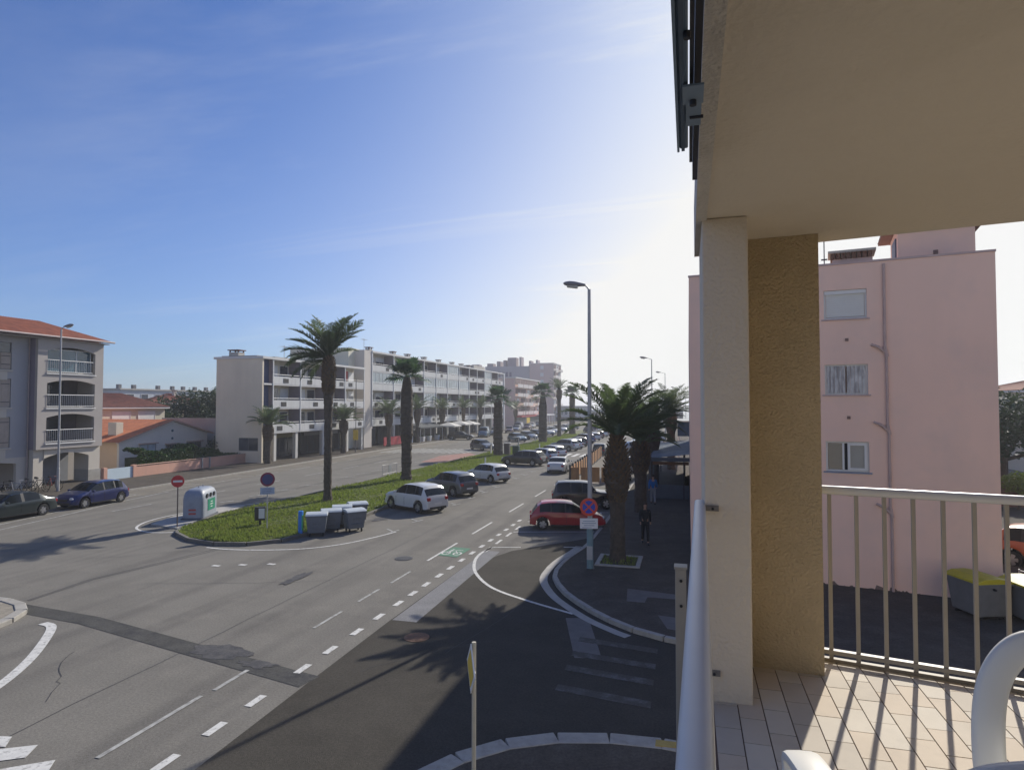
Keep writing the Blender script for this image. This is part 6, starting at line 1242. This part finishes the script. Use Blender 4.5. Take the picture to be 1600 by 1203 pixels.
# floor tiles, each laid as its own piece with open joints
M_ft = mat('floor_tile', (.60, .53, .43), .75, .05, 3, blotch=(9, (.54, .46, .37), .5, .75, .6), spec=.2); M_gr = mat('grout_brown', (.17, .11, .08), .95, .2, 10)
b = MB(); b.prism([(.10, -3), (3.4, -3), (3.4, ln(3.4, .045)), (.10, ln(.1, .045))], FZ-.010, FZ-.004); b.build('grout_bed', M_gr, t)
def clip_poly(P, x0, x1, y0):
    return P
M_fts = [M_ft]+[mat('floor_tile_tone_%s' % n_, c_, .75, .06, 3, blotch=(9, tuple(v*.88 for v in c_), .5, .75, .6), spec=.2) for n_, c_ in (('warm', (.61, .52, .41)), ('pale', (.63, .57, .475)), ('dull', (.55, .49, .405)))]
TW, TL = .118, .238; cnt = 0; far = MB(); tiles = {}
tm = MB(); tm.box(0, TW-.0055, 0, TL-.0055, 0, .008); tile_mesh = None
def cut_tile(x, y):
    """tile footprint clipped by the skewed edge of the slab and by pillars"""
    P = [(x, y), (x+TW-.0055, y), (x+TW-.0055, y+TL-.0055), (x, y+TL-.0055)]
    lim = lambda px: ln(px, .042)
    return [(px, min(py, lim(px))) for px, py in P]
cols = int((3.3-.11)/TW)
for i in range(cols):
    x = .11+i*TW; off = (TL/2 if i % 2 else 0)
    for k in range(32):
        y = -3+k*TL+off
        if y > ln(x+TW, .042)-.02: continue
        P = cut_tile(x, y)
        if (x+TW < .31 and y > 3.5) or (x+TW < .70 and y > 3.98): continue
        if y > 2.25 and x < 2.6 and cnt < 290:
            cnt += 1; b = MB(); dz = rnd.uniform(-.0006, .0006); b.prism(P, FZ-.004, FZ+.002+dz, bottom=False); b.build('floor_tile', rnd.choice(M_fts), fl)
        else: far.prism(P, FZ-.004, FZ+.002, bottom=False)
o = far.build('floor_tile', M_ft, fl); o['kind'] = 'stuff'

# railings
M_rail = mat('rail_paint', (.60, .60, .60), .38, .04, 3, spec=.5); M_bar = mat('bar_beige', (.36, .33, .28), .5, .06, 5)
t = thing('avenue_handrail', 'wide pale grey handrail running away from us along the avenue side', 'handrail', (.047, .5, FZ))
b = MB(); k = 14; prof = [(.028*math.copysign(abs(math.cos(2*PI*i/k))**.7, math.cos(2*PI*i/k)), .018*math.copysign(abs(math.sin(2*PI*i/k))**.7, math.sin(2*PI*i/k))) for i in range(k)]
for y, xc in ((-2.9, -.068), (3.56, .055)): b.v += [(xc+p[0], y, 5.682+p[1]) for p in prof]
b.f = [(i, (i+1) % k, k+(i+1) % k, k+i) for i in range(k)]+[tuple(range(k))[::-1], tuple(k+i for i in range(k))]; b.m = [0]*len(b.f); b.build('top_rail', M_rail, t, smooth=40)
b = MB(); b.box(-.075, -.018, 3.50, 3.57, 3.6, 5.34); b.build('end_post', M_bar, t, bevel=.004); b = MB(); b.box(-.080, -.013, 3.495, 3.575, 5.34, 5.352); b.build('post_cap', M_bar, t)
b = MB(); b.box(-.018, .02, 3.52, 3.55, 4.50, 4.56); b.build('bracket', M_bar, t)
for z in (5.28, 5.15): b = MB(); b.tube([(-.045, 3.50, z), (-.045, 3.494, z)], .008, 8); b.build('bolt', M_dark, t)
t = thing('side_railing', 'beige metal balcony railing with upright bars on the side-street edge', 'railing', (1.8, 4.2, FZ))
rl = lambda x, o=0: 4.15-.2165*(x-.83)+o
b = MB(); b.tube([(.74, rl(.74), 5.70), (3.35, rl(3.35), 5.70)], .026, 12); b.build('top_rail', M_rail, t, smooth=60)
b = MB(); b.prism([(.74, rl(.74, -.018)), (3.35, rl(3.35, -.018)), (3.35, rl(3.35, .018)), (.74, rl(.74, .018))], FZ+.048, FZ+.072); b.build('bottom_rail', M_bar, t)
b = MB(); b.prism([(.74, rl(.74, -.012)), (3.35, rl(3.35, -.012)), (3.35, rl(3.35, .022)), (.74, rl(.74, .022))], FZ+.0025, FZ+.022); b.build('lower_angle', mat('lower_angle_brown', (.28, .24, .18), .6), t)  # angle under the bottom rail, darker brown than the bars
for i in range(19):
    x = .796+i*.137; y = rl(x); b = MB(); b.box(x-.010, x+.010, y-.008, y+.008, FZ+.003, 5.69); b.build('bar', M_bar, t)

# folded awning outside the upper edge
t = thing('awning_frame', 'blue grey folded awning frame hanging outside the ceiling edge at the top', 'awning frame', (-.02, 1, 7.2)); M_aw = mat('awning_blue_grey', (.12, .18, .26), .45, .06, 2); M_awd = mat('awning_dark_metal', (.035, .04, .055), .5, .1, 2)
b = MB(); b.box(-.020, .006, -2.5, 2.05, 7.00, 7.075); b.build('front_bar', M_aw, t, bevel=.005)
b = MB(); b.box(-.027, -.020, -2.5, 2.06, 6.995, 7.085); b.build('front_flange', mat('awning_flange', (.20, .28, .38), .4), t)
b = MB(); b.box(-.014, -.004, -2.5, 2.052, 6.994, 7.0); b.build('groove', mat('awning_mid', (.08, .12, .18), .5), t)
b = MB(); b.box(.010, .020, -2.5, 2.25, 7.03, 7.07); b.build('arm_tube', M_awd, t)
b = MB(); b.box(.022, .040, -2.5, 2.55, 7.07, 7.13); b.build('cloth_roll', M_awd, t)
b = MB(); b.box(-.008, .044, 1.62, 1.72, 6.988, 6.9935); b.box(.000, .040, 1.72, 1.86, 6.990, 6.9935); b.build('hinge_plate', mat('awning_bracket', (.20, .27, .36), .45), t)
b = MB(); b.tube([(.018, 1.70, 6.988), (.018, 1.70, 6.975)], .009, 10); b.tube([(.010, 1.80, 6.988), (.046, 1.80, 6.988)], .005, 8); b.tube([(.004, 1.40, 7.0), (.004, 1.40, 6.985)], .008, 8); b.build('bolt', M_awd, t)

# white plastic garden chairs
def chair(x, y, face, label, arms=True):
    t = thing('plastic_chair', label, 'chair', (x, y, FZ+.002), R(face), 'white plastic garden chairs on the balcony')
    hw = .27
    # forward = +X ; back at -X
    def flat(path, w, h, nm, seg=12):
        """rounded flat section swept along a path (w sideways, h thick)"""
        b = MB(); P = [Vector(p) for p in path]; n0 = 0
        for i, p in enumerate(P):
            d = (P[min(i+1, len(P)-1)]-P[max(i-1, 0)]).normalized()
            if nm == 'back_frame': a = d.cross(Vector((1, 0, .12))).normalized()
            else: a = (Vector((0, 1, 0))-d*d.y).normalized()
            c = a.cross(d).normalized()
            for j in range(seg):
                q = 2*PI*j/seg; u, v = math.cos(q), math.sin(q); b.v.append(tuple(p+a*w/2*math.copysign(abs(u)**.6, u)+c*h/2*math.copysign(abs(v)**.6, v)))
        for i in range(len(P)-1):
            for j in range(seg): k = (j+1) % seg; b.f.append((i*seg+j, i*seg+k, (i+1)*seg+k, (i+1)*seg+j)); b.m.append(0)
        b.f.append(tuple(seg-1-j for j in range(seg))); b.m.append(0); e = (len(P)-1)*seg; b.f.append(tuple(e+j for j in range(seg))); b.m.append(0)
        return b.build(nm, M_plastic, t, world=False, smooth=50)
    sm = lambda P: [tuple(v) for v in smoothp(P, 7)]
    b = MB(); n = 9
    for i in range(n+1):
        for j in range(n+1): u, v = i/n*2-1, j/n*2-1; b.v.append((.02+.24*u, .23*v, .42-.02*(1-v*v)-(.03*max(0, u-.75)*4)-.015*(1-u)))
    for i in range(n):
        for j in range(n): a = i*(n+1)+j; b.f.append((a, a+n+1, a+n+2, a+1)); b.m.append(0)
    o = b.build('seat', M_plastic, t, world=False, smooth=60); so2 = o.modifiers.new('s', 'SOLIDIFY'); so2.thickness = .012
    flat(sm([(-.22, -.23, .36), (-.235, -.25, .6), (-.268, -.232, .76), (-.286, -.175, .856), (-.294, -.09, .884), (-.296, 0, .888), (-.294, .09, .884), (-.286, .175, .856), (-.268, .232, .76), (-.235, .25, .6), (-.22, .23, .36)]), .074, .038, 'back_frame')
    for k in range(5): yy = -.13+k*.065; flat(sm([(-.215, yy, .42), (-.24, yy, .6), (-.285, yy, .80), (-.293, yy, .875)]), .030, .014, 'back_slat')
    for sd in (-1, 1):
        if arms: flat(sm([(-.25, sd*.262, .655), (-.1, sd*.285, .665), (.1, sd*.29, .66), (.22, sd*.285, .64), (.27, sd*.275, .60), (.265, sd*.27, .52), (.24, sd*.265, .40)]), .085, .03, 'armrest')
        flat([(.24, sd*.262, .42), (.29, sd*.275, 0)], .05, .03, 'leg'); flat([(-.20, sd*.24, .42), (-.27, sd*.275, 0)], .05, .03, 'leg')
    return t
chair(.945, 1.68, -101, 'white plastic garden chair whose back rises at the right edge, sunlit on top', arms=False)
chair(.575, 1.545, 99, 'white plastic garden chair nearest to us, only its two armrests in view')

# keep every face of the scene inside the camera's range
for o in bpy.data.objects:
    if o.type == 'MESH' and not o.data.materials: o.data.materials.append(M_conc)

# ------------------------------------------------------------------ sea haze in the air
hb = MB(); hb.box(-2450, 1150, -850, 3000, -1.5, 27.5)
hm = bpy.data.materials.new('haze_air'); hm.use_nodes = True; t_ = hm.node_tree; t_.nodes.clear()
pv = t_.nodes.new('ShaderNodeVolumePrincipled'); pv.inputs['Color'].default_value = (.93, .95, 1, 1); pv.inputs['Density'].default_value = 0.00075; pv.inputs['Anisotropy'].default_value = 0.35
om = t_.nodes.new('ShaderNodeOutputMaterial'); t_.links.new(pv.outputs[0], om.inputs['Volume'])
hb.build('haze', hm)['kind'] = 'stuff'
